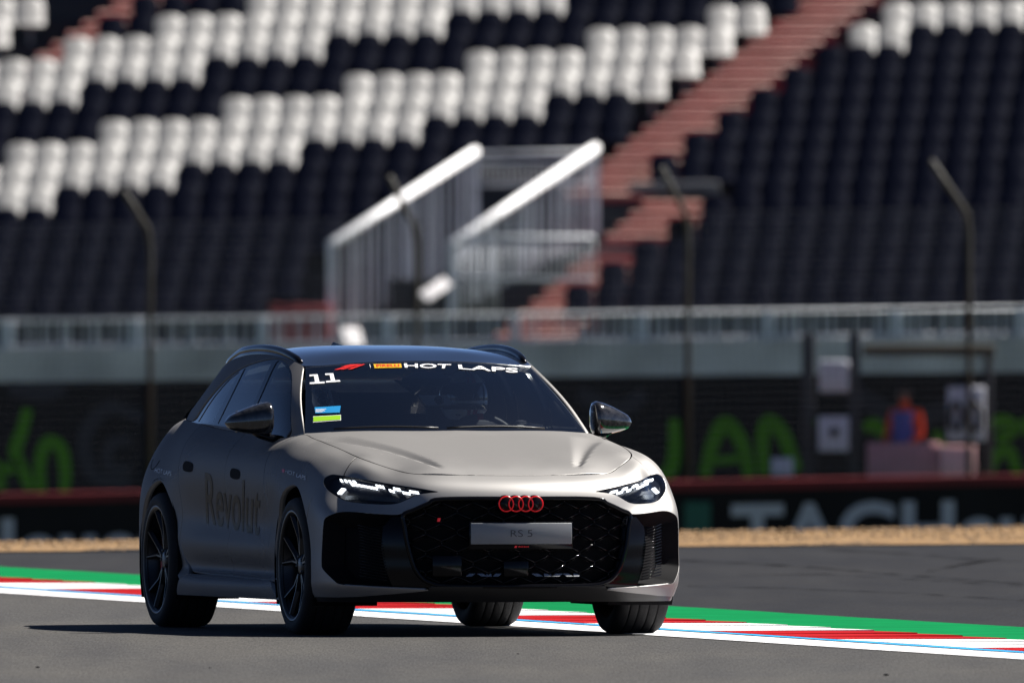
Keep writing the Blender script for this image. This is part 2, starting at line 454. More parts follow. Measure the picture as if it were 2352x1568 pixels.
# text helper is shared with the car
def text_mesh(body, size=1.0, ext=0.0, offset=0.0, shear=0.0, spacing=1.0):
    cu = bpy.data.curves.new("txt", 'FONT'); cu.body = body; cu.size = size; cu.extrude = ext; cu.offset = offset
    cu.align_x = 'CENTER'; cu.align_y = 'CENTER'; cu.shear = shear; cu.space_character = spacing; cu.resolution_u = 4
    o = bpy.data.objects.new("txt", cu); col.objects.link(o)
    dg = bpy.context.evaluated_depsgraph_get(); me = o.evaluated_get(dg).to_mesh()
    V = np.array([v.co[:] for v in me.vertices]); Fc = [tuple(p.vertices) for p in me.polygons]
    o.evaluated_get(dg).to_mesh_clear(); bpy.data.objects.remove(o); bpy.data.curves.remove(cu)
    lo, hi = V.min(0), V.max(0)
    V[:, :2] = (V[:, :2] - lo[:2]) / (hi[:2] - lo[:2])
    return V, Fc
M['belt_white'] = P("belt_white_print", (.40, .40, .47), rough=.7)
M['belt_green'] = P("belt_green_print", (.012, .085, .065), rough=.7)
zt = lambda x: BZ(x) - 1.02
wall_text("TAGHeuer", bar_, M['belt_white'], 1680, 2560, BD, zt, .73, "belt_lettering", bo, offset=.03)
wall_text("TAGHeuer", bar_, M['belt_white'], -480, 400, BD, zt, .73, "belt_lettering", bo, offset=.03)
def shield(u0, u1):
    x0, x1 = W(u0, 0, BD).x, W(u1, 0, BD).x; z1 = BZ((x0 + x1) / 2) - .26
    MB().prism([(x0, z1 - .5 + 1.6), (x1, z1 - .5 + 1.6), (x1, z1 + 1.6), (x0, z1 + 1.6)], -.03, 0).build("belt_emblem", M['belt_green'], bar_)
shield(1572, 1632)

# ---- black banner with painted letters, on its own low fence
ND = 297.0
bnr = empty("fence_banner", (0, ND, -1.7), 0, "long black banner with green brush lettering behind the tyre barrier", "banner")
bn_o = (0, ND, -1.7)
def bz(v): return lambda x: CH2 - (v - HV2) / F2 * ND + .014 * (x - 0)
strip_box("banner_cloth", M['banner'], -16, 16, ND, ND + .02, lambda x: -1.7, lambda x: CH2 - (866 - HV2) / F2 * ND + .010 * x, bnr, bn_o)
def brush(pts, w, mat, nm="brush_letter"):
    """flat brush stroke through picture-plane points on the banner"""
    q = smooth_pts(pts, 8); m = MB(); vs = []
    for i, p in enumerate(q):
        a = q[max(0, i - 1)]; b = q[min(len(q) - 1, i + 1)]
        t = Vector((b[0] - a[0], b[1] - a[1])); t.normalize(); n = Vector((-t.y, t.x))
        ww = w * (.75 + .25 * math.sin(math.pi * i / (len(q) - 1)))
        for sg in (-1, 1):
            pp = W(p[0] + n.x * ww / 2 * sg, p[1] + n.y * ww / 2 * sg, ND); vs.append((pp.x, -.010, pp.z + 1.7))
    m.add(vs, [(2 * k, 2 * k + 1, 2 * k + 3, 2 * k + 2) for k in range(len(q) - 1)])
    return m.build(nm, mat, bnr)
def smooth_pts(pts, n):
    pts = np.array(pts, float); out = []; N = len(pts)
    for k in range(N - 1):
        g_ = lambda q: pts[min(max(q, 0), N - 1)]
        p0, p1, p2, p3 = g_(k - 1), g_(k), g_(k + 1), g_(k + 2)
        for t in np.arange(n) / n:
            out.append(.5 * (2 * p1 + (p2 - p0) * t + (2 * p0 - 5 * p1 + 4 * p2 - p3) * t * t + (3 * p1 - p0 - 3 * p2 + p3) * t ** 3))
    out.append(pts[-1]); return out
gs = [([(64, 938), (50, 990), (35, 1040), (55, 1085), (70, 1125)], 30), ([(-30, 1050), (10, 1080), (40, 1060)], 26), ([(95, 1130), (92, 1060), (110, 1015), (140, 1030), (150, 1080), (148, 1130)], 30),
      ([(-10, 1080), (5, 1125)], 26),
      ([(1548, 962), (1550, 1030), (1540, 1080), (1515, 1092)], 32), ([(1618, 1094), (1640, 1010), (1668, 972), (1705, 1020), (1722, 1094)], 34), ([(1640, 1058), (1705, 1052)], 20),
      ([(1755, 1090), (1752, 1000), (1768, 968), (1800, 1000), (1822, 1060), (1835, 1080)], 34), ([(1868, 960), (1850, 1000)], 26), ([(1985, 985), (2010, 975), (2030, 1000)], 30),
      ([(2268, 985), (2300, 965), (2330, 985), (2290, 1010)], 30), ([(2268, 1092), (2290, 1045), (2318, 1035), (2340, 1092)], 28), ([(2352, 960), (2365, 1000)], 26), ([(2150, 990), (2170, 1040)], 22)]
for pts, w in gs: brush(pts, w, M['b_green'])
for pts, w in (([(330, 960), (250, 935), (195, 1000), (215, 1090), (300, 1110)], 34), ([(300, 1010), (255, 1020), (250, 1070), (300, 1080)], 28),
               ([(1330, 900), (1420, 940), (1480, 900)], 40), ([(1960, 900), (2080, 960), (2200, 930)], 50), ([(20, 890), (90, 900), (150, 890)], 40)):
    brush(pts, w, M['b_grey'], "brush_shape")

# ---- debris fence
FD = 294.2
fen = empty("debris_fence", (0, FD, -1.6), 0, "tall debris fence with dark bent-topped posts and thin wire mesh", "fence")
for (u, vb, ut, vt) in ((345, 535, 285, 440), (957, 530, 895, 408), (1580, 500, 1520, 388), (2226, 500, 2140, 372), (-270, 560, -330, 465), (2850, 480, 2770, 350)):
    b = W(u, vb, FD); t = W(ut, vt, FD - .9)
    MB().tube([(b.x, 0, 0), (b.x, 0, b.z + 1.6 - .15), (b.x - .03, -.06, b.z + 1.6 + .05), (t.x, t.y - FD, t.z + 1.6)], .036, 8).build("fence_post", M['post'], fen)
mw = MB()
def thin(a, b, r=.0028):
    a, b = Vector(a), Vector(b); t = (b - a).normalized(); n1 = t.cross(Vector((0, 1, 0)));
    if n1.length < .1: n1 = Vector((1, 0, 0))
    n1.normalize(); n2 = t.cross(n1); vs = []
    for p in (a, b):
        for k in range(3):
            th = 2.094 * k; vs.append(p + n1 * math.cos(th) * r + n2 * math.sin(th) * r)
    mw.add(vs, [(0, 1, 4, 3), (1, 2, 5, 4), (2, 0, 3, 5)])
ztp = lambda x: 2.70 + .018 * x
for k in range(170):
    x = -8.0 + k * .095; thin((x, 0, .5), (x, 0, ztp(x) + 1.6))
for k in range(36):
    dz = -k * .095; thin((-8, 0, ztp(-8) + 1.6 + dz), (8, 0, ztp(8) + 1.6 + dz))
o = mw.build("wire_mesh", M['wire'], fen, fixn=False); o["kind"] = "stuff"

# ---- grandstand
GD = 418.0; GS = F2 / GD
ROWP, RISE = .80, 50 / GS
def gx(u): return (u - CU2) / GS
TIL = .017
def seat_top_z(k, x): return CH2 - (675 - 50 * k - HV2) / GS + TIL * (x + 9.0)
stand = empty("grandstand", (0, GD, 0), 0, "dark stepped concrete grandstand terrace carrying the seat rows", "grandstand")
for k in range(-1, 18):
    y = GD + ROWP * k
    fl = lambda x, k=k: seat_top_z(k, x) - .86
    strip_box("terrace_step", M['terrace'], -26, 26, y - .25, y + ROWP - .25, lambda x: -1.0, fl, stand, (0, GD, 0), 4)
def seat_mesh(mat):
    """one-piece shell: curved back with rounded head, pan tipped slightly"""
    m = MB(); nx, prof = 8, []
    w = .256
    # profile from pan front edge to head: (y towards viewer negative, z, half width factor)
    pf = [(-.16, .34, .92), (-.15, .37, .97), (-.10, .36, 1.0), (-.05, .38, 1.0), (-.01, .44, 1.0), (.05, .54, 1.0), (.14, .68, 1.0), (.190, .755, .96), (.215, .80, .86), (.232, .835, .66), (.242, .857, .36), (.244, .862, .10)]
    vs = []
    for (y, z, hwf) in pf:
        for i in range(nx + 1):
            t = -1 + 2 * i / nx; cur = t * t
            vs.append((t * w * hwf, y + .052 * cur * abs(t) ** .5, z))
    n = nx + 1
    m.add(vs, [(r * n + i, r * n + i + 1, (r + 1) * n + i + 1, (r + 1) * n + i) for r in range(len(pf) - 1) for i in range(nx)], True)
    m.box((0, .03, .20), (.06, .10, .40)); m.box((0, .06, .33), (.40, .05, .05))
    o = m.build("tmp", mat, fixn=False); me = o.data; bpy.data.objects.remove(o); return me
smW, smN = seat_mesh(M['seat_white']), seat_mesh(M['seat_navy'])
L_END = [620, 690, 760, 840, 920, 1000, 1090, 1400, 1450, 1520, 1600, 1680, 1750, 1820, 1890, 1960, 2030]
R_START = [1250, 1330, 1415, 1495, 1570, 1655, 1440, 1525, 1600, 1680, 1760, 1835, 1910, 1985, 2060, 2135, 2200]
ORD = ["lowest", "second", "third", "fourth", "fifth", "sixth", "seventh", "eighth", "ninth", "tenth", "eleventh", "twelfth", "thirteenth", "fourteenth", "fifteenth", "sixteenth", "seventeenth"]
whites, navies = [], []
for k in range(0, 16):
    for c in range(-3, 38):
        u = -40 + 68.5 * c + 10.6 * k - (k // 1) * 0
        if u < -70 or u > 2430: continue
        x = gx(u)
        T = 675 - 50 * k - TIL * u
        if T < -60: continue
        part = None
        if u + 30 <= L_END[k] : part = 'L'
        if u - 32 >= R_START[k]: part = 'R'
        if k >= 12:                                    # upper left stair
            s0 = 60 + 78 * (k - 12)
            if s0 - 110 < u < s0 + 48: part = None
            elif u <= s0 - 110: part = 'F'
        if part is None: continue
        white = (275 * (k - 7) - 30 <= u < 685 + 285 * (k - 7) - 12) or (k >= 10 and (u >= 60 + 275 * (k - 12) - 30 or k < 12) and u < 170 + 285 * (k - 10) - 12)
        if part == 'F': white = True
        (whites if white else navies).append((k, u, x, part))
WH = {'L': "left of the red stairs", 'R': "right of the red stairs", 'F': "left of the upper left stair"}
NUM = ["leftmost", "second", "third", "fourth", "fifth", "sixth", "seventh", "eighth", "ninth", "tenth", "eleventh", "twelfth", "thirteenth", "fourteenth", "fifteenth", "sixteenth", "seventeenth",
       "eighteenth", "nineteenth", "twentieth", "twenty-first", "twenty-second", "twenty-third", "twenty-fourth", "twenty-fifth", "twenty-sixth", "twenty-seventh", "twenty-eighth"]
seen = {}
def put_seat(k, u, x, part, white):
    o = obj("stadium_seat", smW if white else smN)
    o.location = (x, GD + ROWP * k, seat_top_z(k, x) - .86); o.rotation_euler = (0, 0, math.radians(5.0 + random.uniform(-2, 2)))
    cname = "white" if white else "navy"
    q = seen.get((k, part, white), 0); seen[(k, part, white)] = q + 1
    tag(o, f"{NUM[q]} {cname} seat of the {ORD[k]} seat row, {WH[part]}", "seat", f"{cname} stadium seats")
for s_ in whites: put_seat(*s_, True)
navies.sort(key=lambda q: -q[0])                        # the upper rows are least hidden
for s_ in navies[:180]: put_seat(*s_, False)
rest = MB(); base_v = [v.co.copy() for v in smN.vertices]; base_f = [tuple(p.vertices) for p in smN.polygons]
for (k, u, x, part) in navies[180:]:
    off = Vector((x, GD + ROWP * k, seat_top_z(k, x) - .86)); rest.add([v + off for v in base_v], base_f, True)
if rest.v: tag(rest.build("stadium_seats", M['seat_navy'], fixn=False), "dark navy seats of the lowest rows of the stand", "seats", "navy seats", "stuff")
M['lit_tread'] = P("sunlit_tread_peach", (.60, .37, .31), rough=.6, var=.15, vscale=3)  # peach strips paint sunlight on the step tops as colour
# red stairs: two flights up the stand, plus one at the upper left
def stairs(name, rows, u_of, width, label):
    root = empty(name, (gx(u_of(rows[0])), GD + ROWP * rows[0], seat_top_z(rows[0], gx(u_of(rows[0]))) - .9), 0, label, "stairs")
    for k in rows:
        for h in (0, 1):
            u = u_of(k + .5 * h); x = gx(u); y = GD + ROWP * (k + .5 * h) - .25; z = seat_top_z(k, x) - .86 + RISE * (.5 + .5 * h)
            wd = width / GS
            sp = MB().box((x - root.location.x, y + .30 - root.location.y, z - .2 - root.location.z), (wd, .42, .40)).build("stair_step", M['step_red'], root)
            MB().box((x - root.location.x, y + .075 - root.location.y, z - .030 - root.location.z), (wd * .98, .06, .075), bev=.03).build("lit_tread_strip", M['lit_tread'], sp)
    return root
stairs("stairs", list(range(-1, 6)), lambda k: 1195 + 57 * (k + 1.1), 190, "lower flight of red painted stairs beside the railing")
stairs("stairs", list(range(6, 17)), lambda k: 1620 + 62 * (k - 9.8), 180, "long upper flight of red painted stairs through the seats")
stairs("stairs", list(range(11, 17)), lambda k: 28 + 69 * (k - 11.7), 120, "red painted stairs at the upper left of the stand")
M['ledge'] = P("grey_ledge", (.11, .11, .12), rough=.85, var=.2)
# concrete walls and landing blocks beside the stairs
def blk(u0, v0, u1, v1, d, dep, mat, name, label, cat):
    a, b = W(u0, v1, d), W(u1, v0, d)
    o = MB().box(((b.x - a.x) / 2, dep / 2, (b.z - a.z) / 2), (b.x - a.x, dep, b.z - a.z), bev=.02).build(name, mat, None, (a.x, d, a.z)); return tag(o, label, cat)
blk(1445, 418, 1652, 446, GD + 2.5, .5, M['ledge'], "landing_wall", "grey concrete ledge beside the red stairs, right of the railing", "wall")
blk(620, 700, 760, 792, GD - 2.5, 1.5, M['step_red'], "stair_landing", "red painted landing at the foot of the railing, left side", "landing")
blk(895, 640, 1040, 780, GD - 1.5, .5, M['terrace'], "stair_core", "dark concrete core between the two bright handrails", "wall")

# ---- front wall and railing of the stand
RD = 410.0; RS = F2 / RD
fw = lambda v: (lambda x: CH2 - (v - HV2) / RS + TIL * .75 * (x + 9))
o = strip_box("stand_wall", M['concrete'], -26, 26, RD, RD + .35, lambda x: -1.5, fw(800), None, (0, 0, 0), 6)
tag(o, "pale concrete front wall below the grandstand railing", "wall")
rl = empty("stand_railing", (0, RD, 0), 0, "long galvanised railing with many balusters along the stand front", "railing")
rz = lambda v, x: fw(v)(x)
for (v, r) in ((738, .030), (796, .022)):
    MB().tube([(-14, .1, rz(v, -14)), (14, .1, rz(v, 14))], r, 6).build("top_rail" if v < 760 else "bottom_rail", M['galv'], rl)
for k in range(-2, 12):
    u = 20 + 291 * k; x = (u - CU2) / RS
    MB().box((x, .1, (rz(735, x) + rz(858, x)) / 2), (.17, .10, rz(735, x) - rz(858, x)), bev=.01).build("railing_post", M['galv'], rl)
    for j in range(1, 12):
        xx = x + (j + random.uniform(-.25, .25)) * (291 / RS) / 12
        MB().box((xx, .1, (rz(738, xx) + rz(796, xx)) / 2), (random.uniform(.03, .075), .03, rz(738, xx) - rz(796, xx))).build("baluster", M['galv'], rl)

# ---- stair enclosure: two sloping handrails with balusters and a back rail
def sloped_rail(name, a, b, drop, d0, d1, label, posts):
    pa, pb = W(a[0], a[1], d0), W(b[0], b[1], d1)
    root = empty(name, (pa.x, pa.y, pa.z), 0, label, "railing")
    r = lambda p: Vector(p) - Vector((pa.x, pa.y, pa.z))
    MB().tube([r(pa), r(pb)], .085, 12).build("handrail", M['rail_white'], root)
    n = 20
    for k in range(n + 1):
        p = pa.lerp(pb, (k + (random.uniform(-.25, .25) if 0 < k < n else 0)) / n); ln = drop(k / n) / GS
        big = k in posts
        MB().box(r((p.x, p.y, p.z - ln / 2)), (.12 if big else random.uniform(.035, .075), .04, ln)).build("railing_post" if big else "baluster", M['galv'], root)
    return root
sloped_rail("stair_railing", (760, 562), (1092, 348), lambda t: 215 + 20 * t, GD - 2.2, GD + 3.0, "bright sloping handrail with balusters, left of the pair in the stand", (0, 10, 20))
sloped_rail("stair_railing", (1038, 562), (1368, 340), lambda t: 160 + 40 * t, GD - 2.6, GD + 2.6, "bright sloping handrail with balusters, right of the pair in the stand", (0, 10, 20))
br = empty("landing_railing", tuple(W(1095, 430, GD + 3.1)), 0, "grey railing panel joining the upper ends of both handrails", "railing")
b0 = Vector(br.location)
for v in (352, 372, 425):
    MB().tube([W(1095, v, GD + 3.1) - b0, W(1368, v - 4, GD + 3.1) - b0], .028, 6).build("rail", M['galv'], br)
for k in range(1, 22):
    u = 1095 + 273 * k / 22; a = W(u, 372, GD + 3.1) - b0; b = W(u, 425, GD + 3.1) - b0
    MB().tube([a, b], .011, 5).build("baluster", M['galv'], br)
lw = empty("landing_railing", tuple(W(1150, 600, GD - 2.4)), 0, "grey railing panel on the lower landing beside the red stairs", "railing")
b0 = Vector(lw.location)
for v in (545, 640): MB().tube([W(1045, v, GD - 2.4) - b0, W(1365, v, GD - 2.4) - b0], .035, 6).build("rail", M['galv'], lw)
for k in range(0, 27):
    u = 1045 + 320 * k / 26; MB().tube([W(u, 545, GD - 2.4) - b0, W(u, 640 if u > 1150 else 720, GD - 2.4) - b0], .012, 5).build("baluster", M['galv'], lw)
# added pale panels standing in for bright glints at the foot of the rails
def glint(u, v, w, h, d, rot, label):
    p = W(u, v, d); o = MB().box((0, 0, 0), (w / GS, .05, h / GS), rot=Matrix.Rotation(rot, 3, 'Y'), bev=.015).build("glint_panel", M['concrete'], None, p)
    o.rotation_euler = (math.radians(-38), 0, math.radians(20)); tag(o, label, "panel")
glint(1000, 665, 84, 30, GD - 4, -.6, "pale added panel standing in for a glint between the two handrails")
glint(808, 775, 46, 56, RD - 1.5, 0, "pale added panel standing in for a glint just above the car roof")
# ---- marshal post
MD = 294.8
mp = empty("marshal_post", tuple(W(2060, 1092, MD)), 0, "open marshal post with dark uprights and flat brown roof", "marshal post")
b0 = Vector(mp.location)
def mbox(u0, v0, u1, v1, d, dep, mat, name, parent, o0):
    a, b = W(u0, v1, d), W(u1, v0, d)
    return MB().box(((a.x + b.x) / 2 - o0.x, d + dep / 2 - o0.y, (a.z + b.z) / 2 - o0.z), (b.x - a.x, dep, b.z - a.z), bev=.012).build(name, mat, parent)
M['hut'] = P("hut_dark_steel", (.020, .022, .028), rough=.6)
M['hut_roof'] = P("hut_roof_brown", (.07, .06, .04), rough=.8, var=.2, vscale=2)
M['board'] = P("board_white", (.60, .61, .68), rough=.7, var=.08)
M['pink'] = P("counter_pink", (.48, .24, .27), rough=.7, var=.1)
M['pink_lit'] = P("counter_pink_sunlit", (.90, .52, .52), rough=.7, var=.1)  # paler copy of the counter pink, sunlight put into the colour
for u0, u1 in ((1842, 1872), (1950, 1976)): mbox(u0, 765, u1, 1100, MD, .12, M['hut'], "upright", mp, b0)
mbox(1985, 792, 2285, 818, MD - .2, 1.6, M['hut_roof'], "roof", mp, b0)
mbox(2262, 815, 2280, 1095, MD + .9, .1, M['hut'], "upright", mp, b0)
ct = mbox(1992, 1016, 2158, 1098, MD - .1, .3, M['pink'], "counter", mp, b0)
mbox(2160, 1024, 2240, 1094, MD - .2, .3, M['pink_lit'], "counter_end", mp, b0)
for (u0, v0, u1, v1, label) in ((1882, 828, 1950, 900, "plain white board, upper one between the dark uprights"), (1880, 956, 1950, 1036, "white board with a dark spot, lower one between the uprights"),
                                (2176, 888, 2262, 1012, "large white number board right of the marshal"), (1772, 1052, 1822, 1092, "small white board low beside the marshal post")):
    p = W((u0 + u1) / 2, v1, MD - .25)
    e_ = empty("sign_board", tuple(p), 0, label, "board")
    mbox(u0, v0, u1, v1, MD - .25, .04, M['board'], "board_panel", e_, p)
    if u0 == 1880:
        c = W(1916, 992, MD - .25); MB().lathe([(-.03, 0), (-.03, .06), (0, .06)], 16, 'y', (c.x - p.x, c.y - p.y, c.z - p.z)).build("board_mark", M['ink'], e_)
    if u0 == 2176:
        for uu in (2196, 2240):
            c = W(uu, 956, MD - .25)
            MB().tube([(c.x - p.x + .075 * math.cos(t), c.y - p.y - .02, c.z - p.z + .17 * math.sin(t)) for t in np.linspace(0, 6.283, 20)], .035, 5, cap=False).build("board_digit", M['ink'], e_)
# ================================================================== THE CAR
PSI = math.radians(14.5)
CS, SN = math.cos(PSI), math.sin(PSI)
CX, CD = -0.191, 120.0
FS, CU, HV, CH = 66857.0, 1440.0, 835.0, 1.70
car = empty("car", (CX, CD, 0), PSI,
            "satin silver estate car with red ring emblem and black honeycomb grille beside the kerb", "car")

def to_px(p):
    x, f, z = p[..., 0], p[..., 1], p[..., 2]
    d = CD + x * SN - f * CS
    return np.stack([CU + FS * (CX + x * CS + f * SN) / d, HV + FS * (CH - z) / d], -1)

def loc(p):                      # (x, forward, z) -> car-local mesh coordinates
    p = np.asarray(p, float)
    return np.stack([p[..., 0], -p[..., 1], p[..., 2]], -1)

def spline_m(Pn):                # second derivatives of a natural cubic spline along axis 0, unit knots
    n = len(Pn); A = np.eye(n); B = np.zeros_like(Pn)
    for k in range(1, n - 1):
        A[k, k - 1] = A[k, k + 1] = 1; A[k, k] = 4
        B[k] = 6 * (Pn[k - 1] - 2 * Pn[k] + Pn[k + 1])
    return np.linalg.solve(A, B.reshape(n, -1)).reshape(Pn.shape)

class Surf:
    """tensor-product cubic spline through a grid of points"""
    def __init__(s, G, i0=0):
        s.P = np.array(G, float); s.i0 = i0
        s.Mi = spline_m(s.P)
        s.Mj = np.swapaxes(spline_m(np.swapaxes(s.P, 0, 1).copy()), 0, 1)
        s.Mij = np.swapaxes(spline_m(np.swapaxes(s.Mi, 0, 1).copy()), 0, 1)
    def __call__(s, a, b):
        a = np.asarray(a, float) - s.i0; b = np.asarray(b, float)
        ni, nj = s.P.shape[:2]
        i = np.clip(np.floor(a).astype(int), 0, ni - 2); j = np.clip(np.floor(b).astype(int), 0, nj - 2)
        B1 = a - i; A1 = 1 - B1; B2 = b - j; A2 = 1 - B2
        C1, D1, C2, D2 = (A1**3 - A1) / 6, (B1**3 - B1) / 6, (A2**3 - A2) / 6, (B2**3 - B2) / 6
        e = lambda q: q[..., None]
        def row(Pm, Mm, ii): return e(A2) * Pm[ii, j] + e(B2) * Pm[ii, j + 1] + e(C2) * Mm[ii, j] + e(D2) * Mm[ii, j + 1]
        return (e(A1) * row(s.P, s.Mj, i) + e(B1) * row(s.P, s.Mj, i + 1)
                + e(C1) * row(s.Mi, s.Mij, i) + e(D1) * row(s.Mi, s.Mij, i + 1))

class TPS:
    def __init__(s, xy, z):
        s.c = np.array(xy, float); n = len(s.c)
        K = s.k(s.c); Pm = np.hstack([np.ones((n, 1)), s.c])
        A = np.zeros((n + 3, n + 3)); A[:n, :n] = K + 1e-5 * np.eye(n); A[:n, n:] = Pm; A[n:, :n] = Pm.T
        s.w = np.linalg.solve(A, np.concatenate([np.array(z, float), np.zeros(3)]))
    def k(s, q):
        r2 = ((q[:, None] - s.c[None]) ** 2).sum(-1)
        return 0.5 * r2 * np.log(r2 + 1e-12)
    def __call__(s, x, y):
        q = np.stack([np.ravel(x), np.ravel(y)], -1)
        v = s.k(q) @ s.w[:-3] + s.w[-3] + q @ s.w[-2:]
        return v.reshape(np.shape(x))

# ---- lower body shell: stations round the plan (front centre -> side -> tail) x levels from sill to hood edge / belt
W_LV = np.array([0, .10, .16, .24, .34, .46, .60, .72, .83, .91, .965, 1.0])
ST = [  # x0, f0, normal angle, top (x, f, z)
 (0.0, .945, 0, (0, .80, .805)), (.25, .935, 6, (.25, .79, .807)), (.45, .905, 14, (.478, .745, .812)),
 (.62, .845, 24, (.57, .635, .832)), (.76, .76, 36, (.65, .52, .865)), (.865, .655, 50, (.715, .41, .898)),
 (.925, .54, 67, (.737, .28, .922)), (.950, .39, 81, (.748, .12, .943)), (.958, .2, 88, (.753, -.05, .960)),
 (.958, 0, 90, (.755, -.2, .975)), (.953, -.25, 90.5, (.757, -.36, .990)), (.940, -.47, 91, (.762, -.52, 1.003)),
 (.932, -.8, 90, (.806, -.8, .985)), (.930, -1.4, 90, (.818, -1.4, 1.0)), (.932, -2.0, 90, (.812, -2.0, 1.02)),
 (.940, -2.45, 89, (.795, -2.45, 1.04)), (.952, -2.9, 90, (.752, -2.9, 1.055)), (.937, -3.25, 96, (.705, -3.25, 1.065)),
 (.865, -3.60, 114, (.64, -3.50, 1.07)), (.72, -3.82, 145, (.53, -3.66, 1.07)), (.4, -3.96, 170, (.3, -3.78, 1.07)),
 (0, -3.98, 180, (0, -3.80, 1.07))]
TB = {0: [-.07, -.02, -.008, 0, 0, 0, -.005, -.015, -.033, -.062, -.104],
      2: [-.065, -.016, -.005, 0, 0, 0, -.007, -.021, -.042, -.070, -.109],
      3: [-.06, -.012, -.003, 0, 0, 0, -.012, -.044, -.074, -.112, -.162],
      5: [-.05, -.010, -.002, 0, 0, 0, -.030, -.105, -.150, -.190, -.235],
      6: [-.04, -.008, 0, .002, 0, 0, -.012, -.055, -.10, -.150, -.205],
      7: [-.03, -.005, 0, .002, 0, 0, -.004, -.022, -.055, -.100, -.165],
      9: [-.03, -.008, -.003, 0, 0, 0, 0, -.012, -.045, -.090, -.150],
      11: [-.010, -.002, -.030, -.022, -.012, -.022, -.012, -.004, -.028, -.068, -.115],
      12: [-.008, 0, -.048, -.034, -.020, -.040, -.018, -.002, -.012, -.042, -.085],
      14: [-.008, 0, -.048, -.034, -.020, -.042, -.020, -.002, -.010, -.040, -.080],
      15: [-.012, -.002, -.030, -.022, -.012, -.022, -.010, -.004, -.024, -.060, -.105],
      16: [-.02, -.003, 0, 0, 0, 0, -.008, -.036, -.080, -.125, -.168],
      18: [-.05, -.012, -.004, 0, 0, 0, -.012, -.045, -.095, -.145, -.190],
      21: [-.06, -.02, -.01, 0, 0, 0, -.010, -.030, -.05, -.080, -.11]}
keys = sorted(TB)
G = []
for k, (x0, f0, th, top) in enumerate(ST):
    off = [np.interp(k, keys, [TB[q][m] for q in keys]) for m in range(11)]
    n = (math.sin(math.radians(th)), math.cos(math.radians(th)))
    tq = ((top[0] - x0), (top[1] - f0))
    on = tq[0] * n[0] + tq[1] * n[1]                    # top point in the station's frame
    tang = (tq[0] - on * n[0], tq[1] - on * n[1])
    row = []
    for m in range(12):
        w = W_LV[m]; z = .17 + w * (top[2] - .17)
        o = off[m] if m < 11 else on
        sft = max(0, (w - .46) / .54) ** 1.5
        row.append((x0 + n[0] * o + tang[0] * sft, f0 + n[1] * o + tang[1] * sft, z))
    G.append(row)
G = np.array(G)
G = np.concatenate([(G[3:0:-1] * np.array([-1, 1, 1])), G], 0)
SA = Surf(G, -3)
NT = 11                                                    # top level index

def newton(func, tgt, seed_ab, proj, it=12):
    """solve proj(func(a,b)) = tgt for arrays"""
    a, b = seed_ab[..., 0].copy(), seed_ab[..., 1].copy()
    e = 1e-3
    for _ in range(it):
        p0 = proj(func(a, b)); r = tgt - p0
        da = (proj(func(a + e, b)) - p0) / e; db = (proj(func(a, b + e)) - p0) / e
        det = da[..., 0] * db[..., 1] - da[..., 1] * db[..., 0]
        det = np.where(np.abs(det) < 1e-6, 1e-6, det)
        sa = (r[..., 0] * db[..., 1] - r[..., 1] * db[..., 0]) / det
        sb = (da[..., 0] * r[..., 1] - da[..., 1] * r[..., 0]) / det
        a += np.clip(sa, -.5, .5); b += np.clip(sb, -.5, .5)
    return np.stack([a, b], -1)

def grid_inv(func, proj, ra, rb, n=90):
    aa, bb = np.meshgrid(np.linspace(*ra, n), np.linspace(*rb, n), indexing='ij')
    pp = proj(func(aa, bb)); lo = np.array([ra[0], rb[0]]); hi = np.array([ra[1], rb[1]])
    flat = pp.reshape(-1, 2); ab = np.stack([aa.ravel(), bb.ravel()], -1)
    def inv(t):
        t = np.atleast_2d(np.asarray(t, float))
        seed = np.array([ab[np.argmin(((flat - q) ** 2).sum(1))] for q in t])
        r = newton(func, t, seed, proj)
        ok = np.linalg.norm(proj(func(r[:, 0], r[:, 1])) - t, axis=1)
        bad = (ok > np.linalg.norm(proj(func(seed[:, 0], seed[:, 1])) - t, axis=1)) | ~np.isfinite(ok)
        r[bad] = seed[bad]
        return np.clip(r, lo - .05, hi + .05)
    return inv
mir = np.array([-1., 1, 1])
SAm = lambda a, b: SA(a, b) * mir
pxm = lambda p: to_px(p)
inv_front_L = grid_inv(SAm, pxm, (-1.2, 8), (0, NT))       # picture-left half of the nose
inv_front_R = grid_inv(SA, pxm, (-1.2, 7.2), (0, NT))
inv_side_L = grid_inv(SAm, pxm, (7, 17.6), (0, NT), 110)
fz = lambda p: np.stack([p[..., 1], p[..., 2]], -1)
inv_fz = grid_inv(SA, fz, (5.5, 18.5), (0, 9.5), 110)

def in_poly(pts, poly):
    x, y = pts[:, 0], pts[:, 1]; ins = np.zeros(len(pts), bool)
    px, py = poly[:, 0], poly[:, 1]; j = len(poly) - 1
    for i in range(len(poly)):
        c = ((py[i] > y) != (py[j] > y))
        with np.errstate(divide='ignore', invalid='ignore'):
            xx = (px[j] - px[i]) * (y - py[i]) / (py[j] - py[i] + 1e-30) + px[i]
        ins ^= c & (x < xx); j = i
    return ins

def dens(poly, step):
    poly = np.asarray(poly, float); out = []
    for k in range(len(poly)):
        a, b = poly[k], poly[(k + 1) % len(poly)]
        m = max(1, int(math.ceil(np.linalg.norm(b - a) / step)))
        out += [a + (b - a) * q / m for q in range(m)]
    return np.array(out)

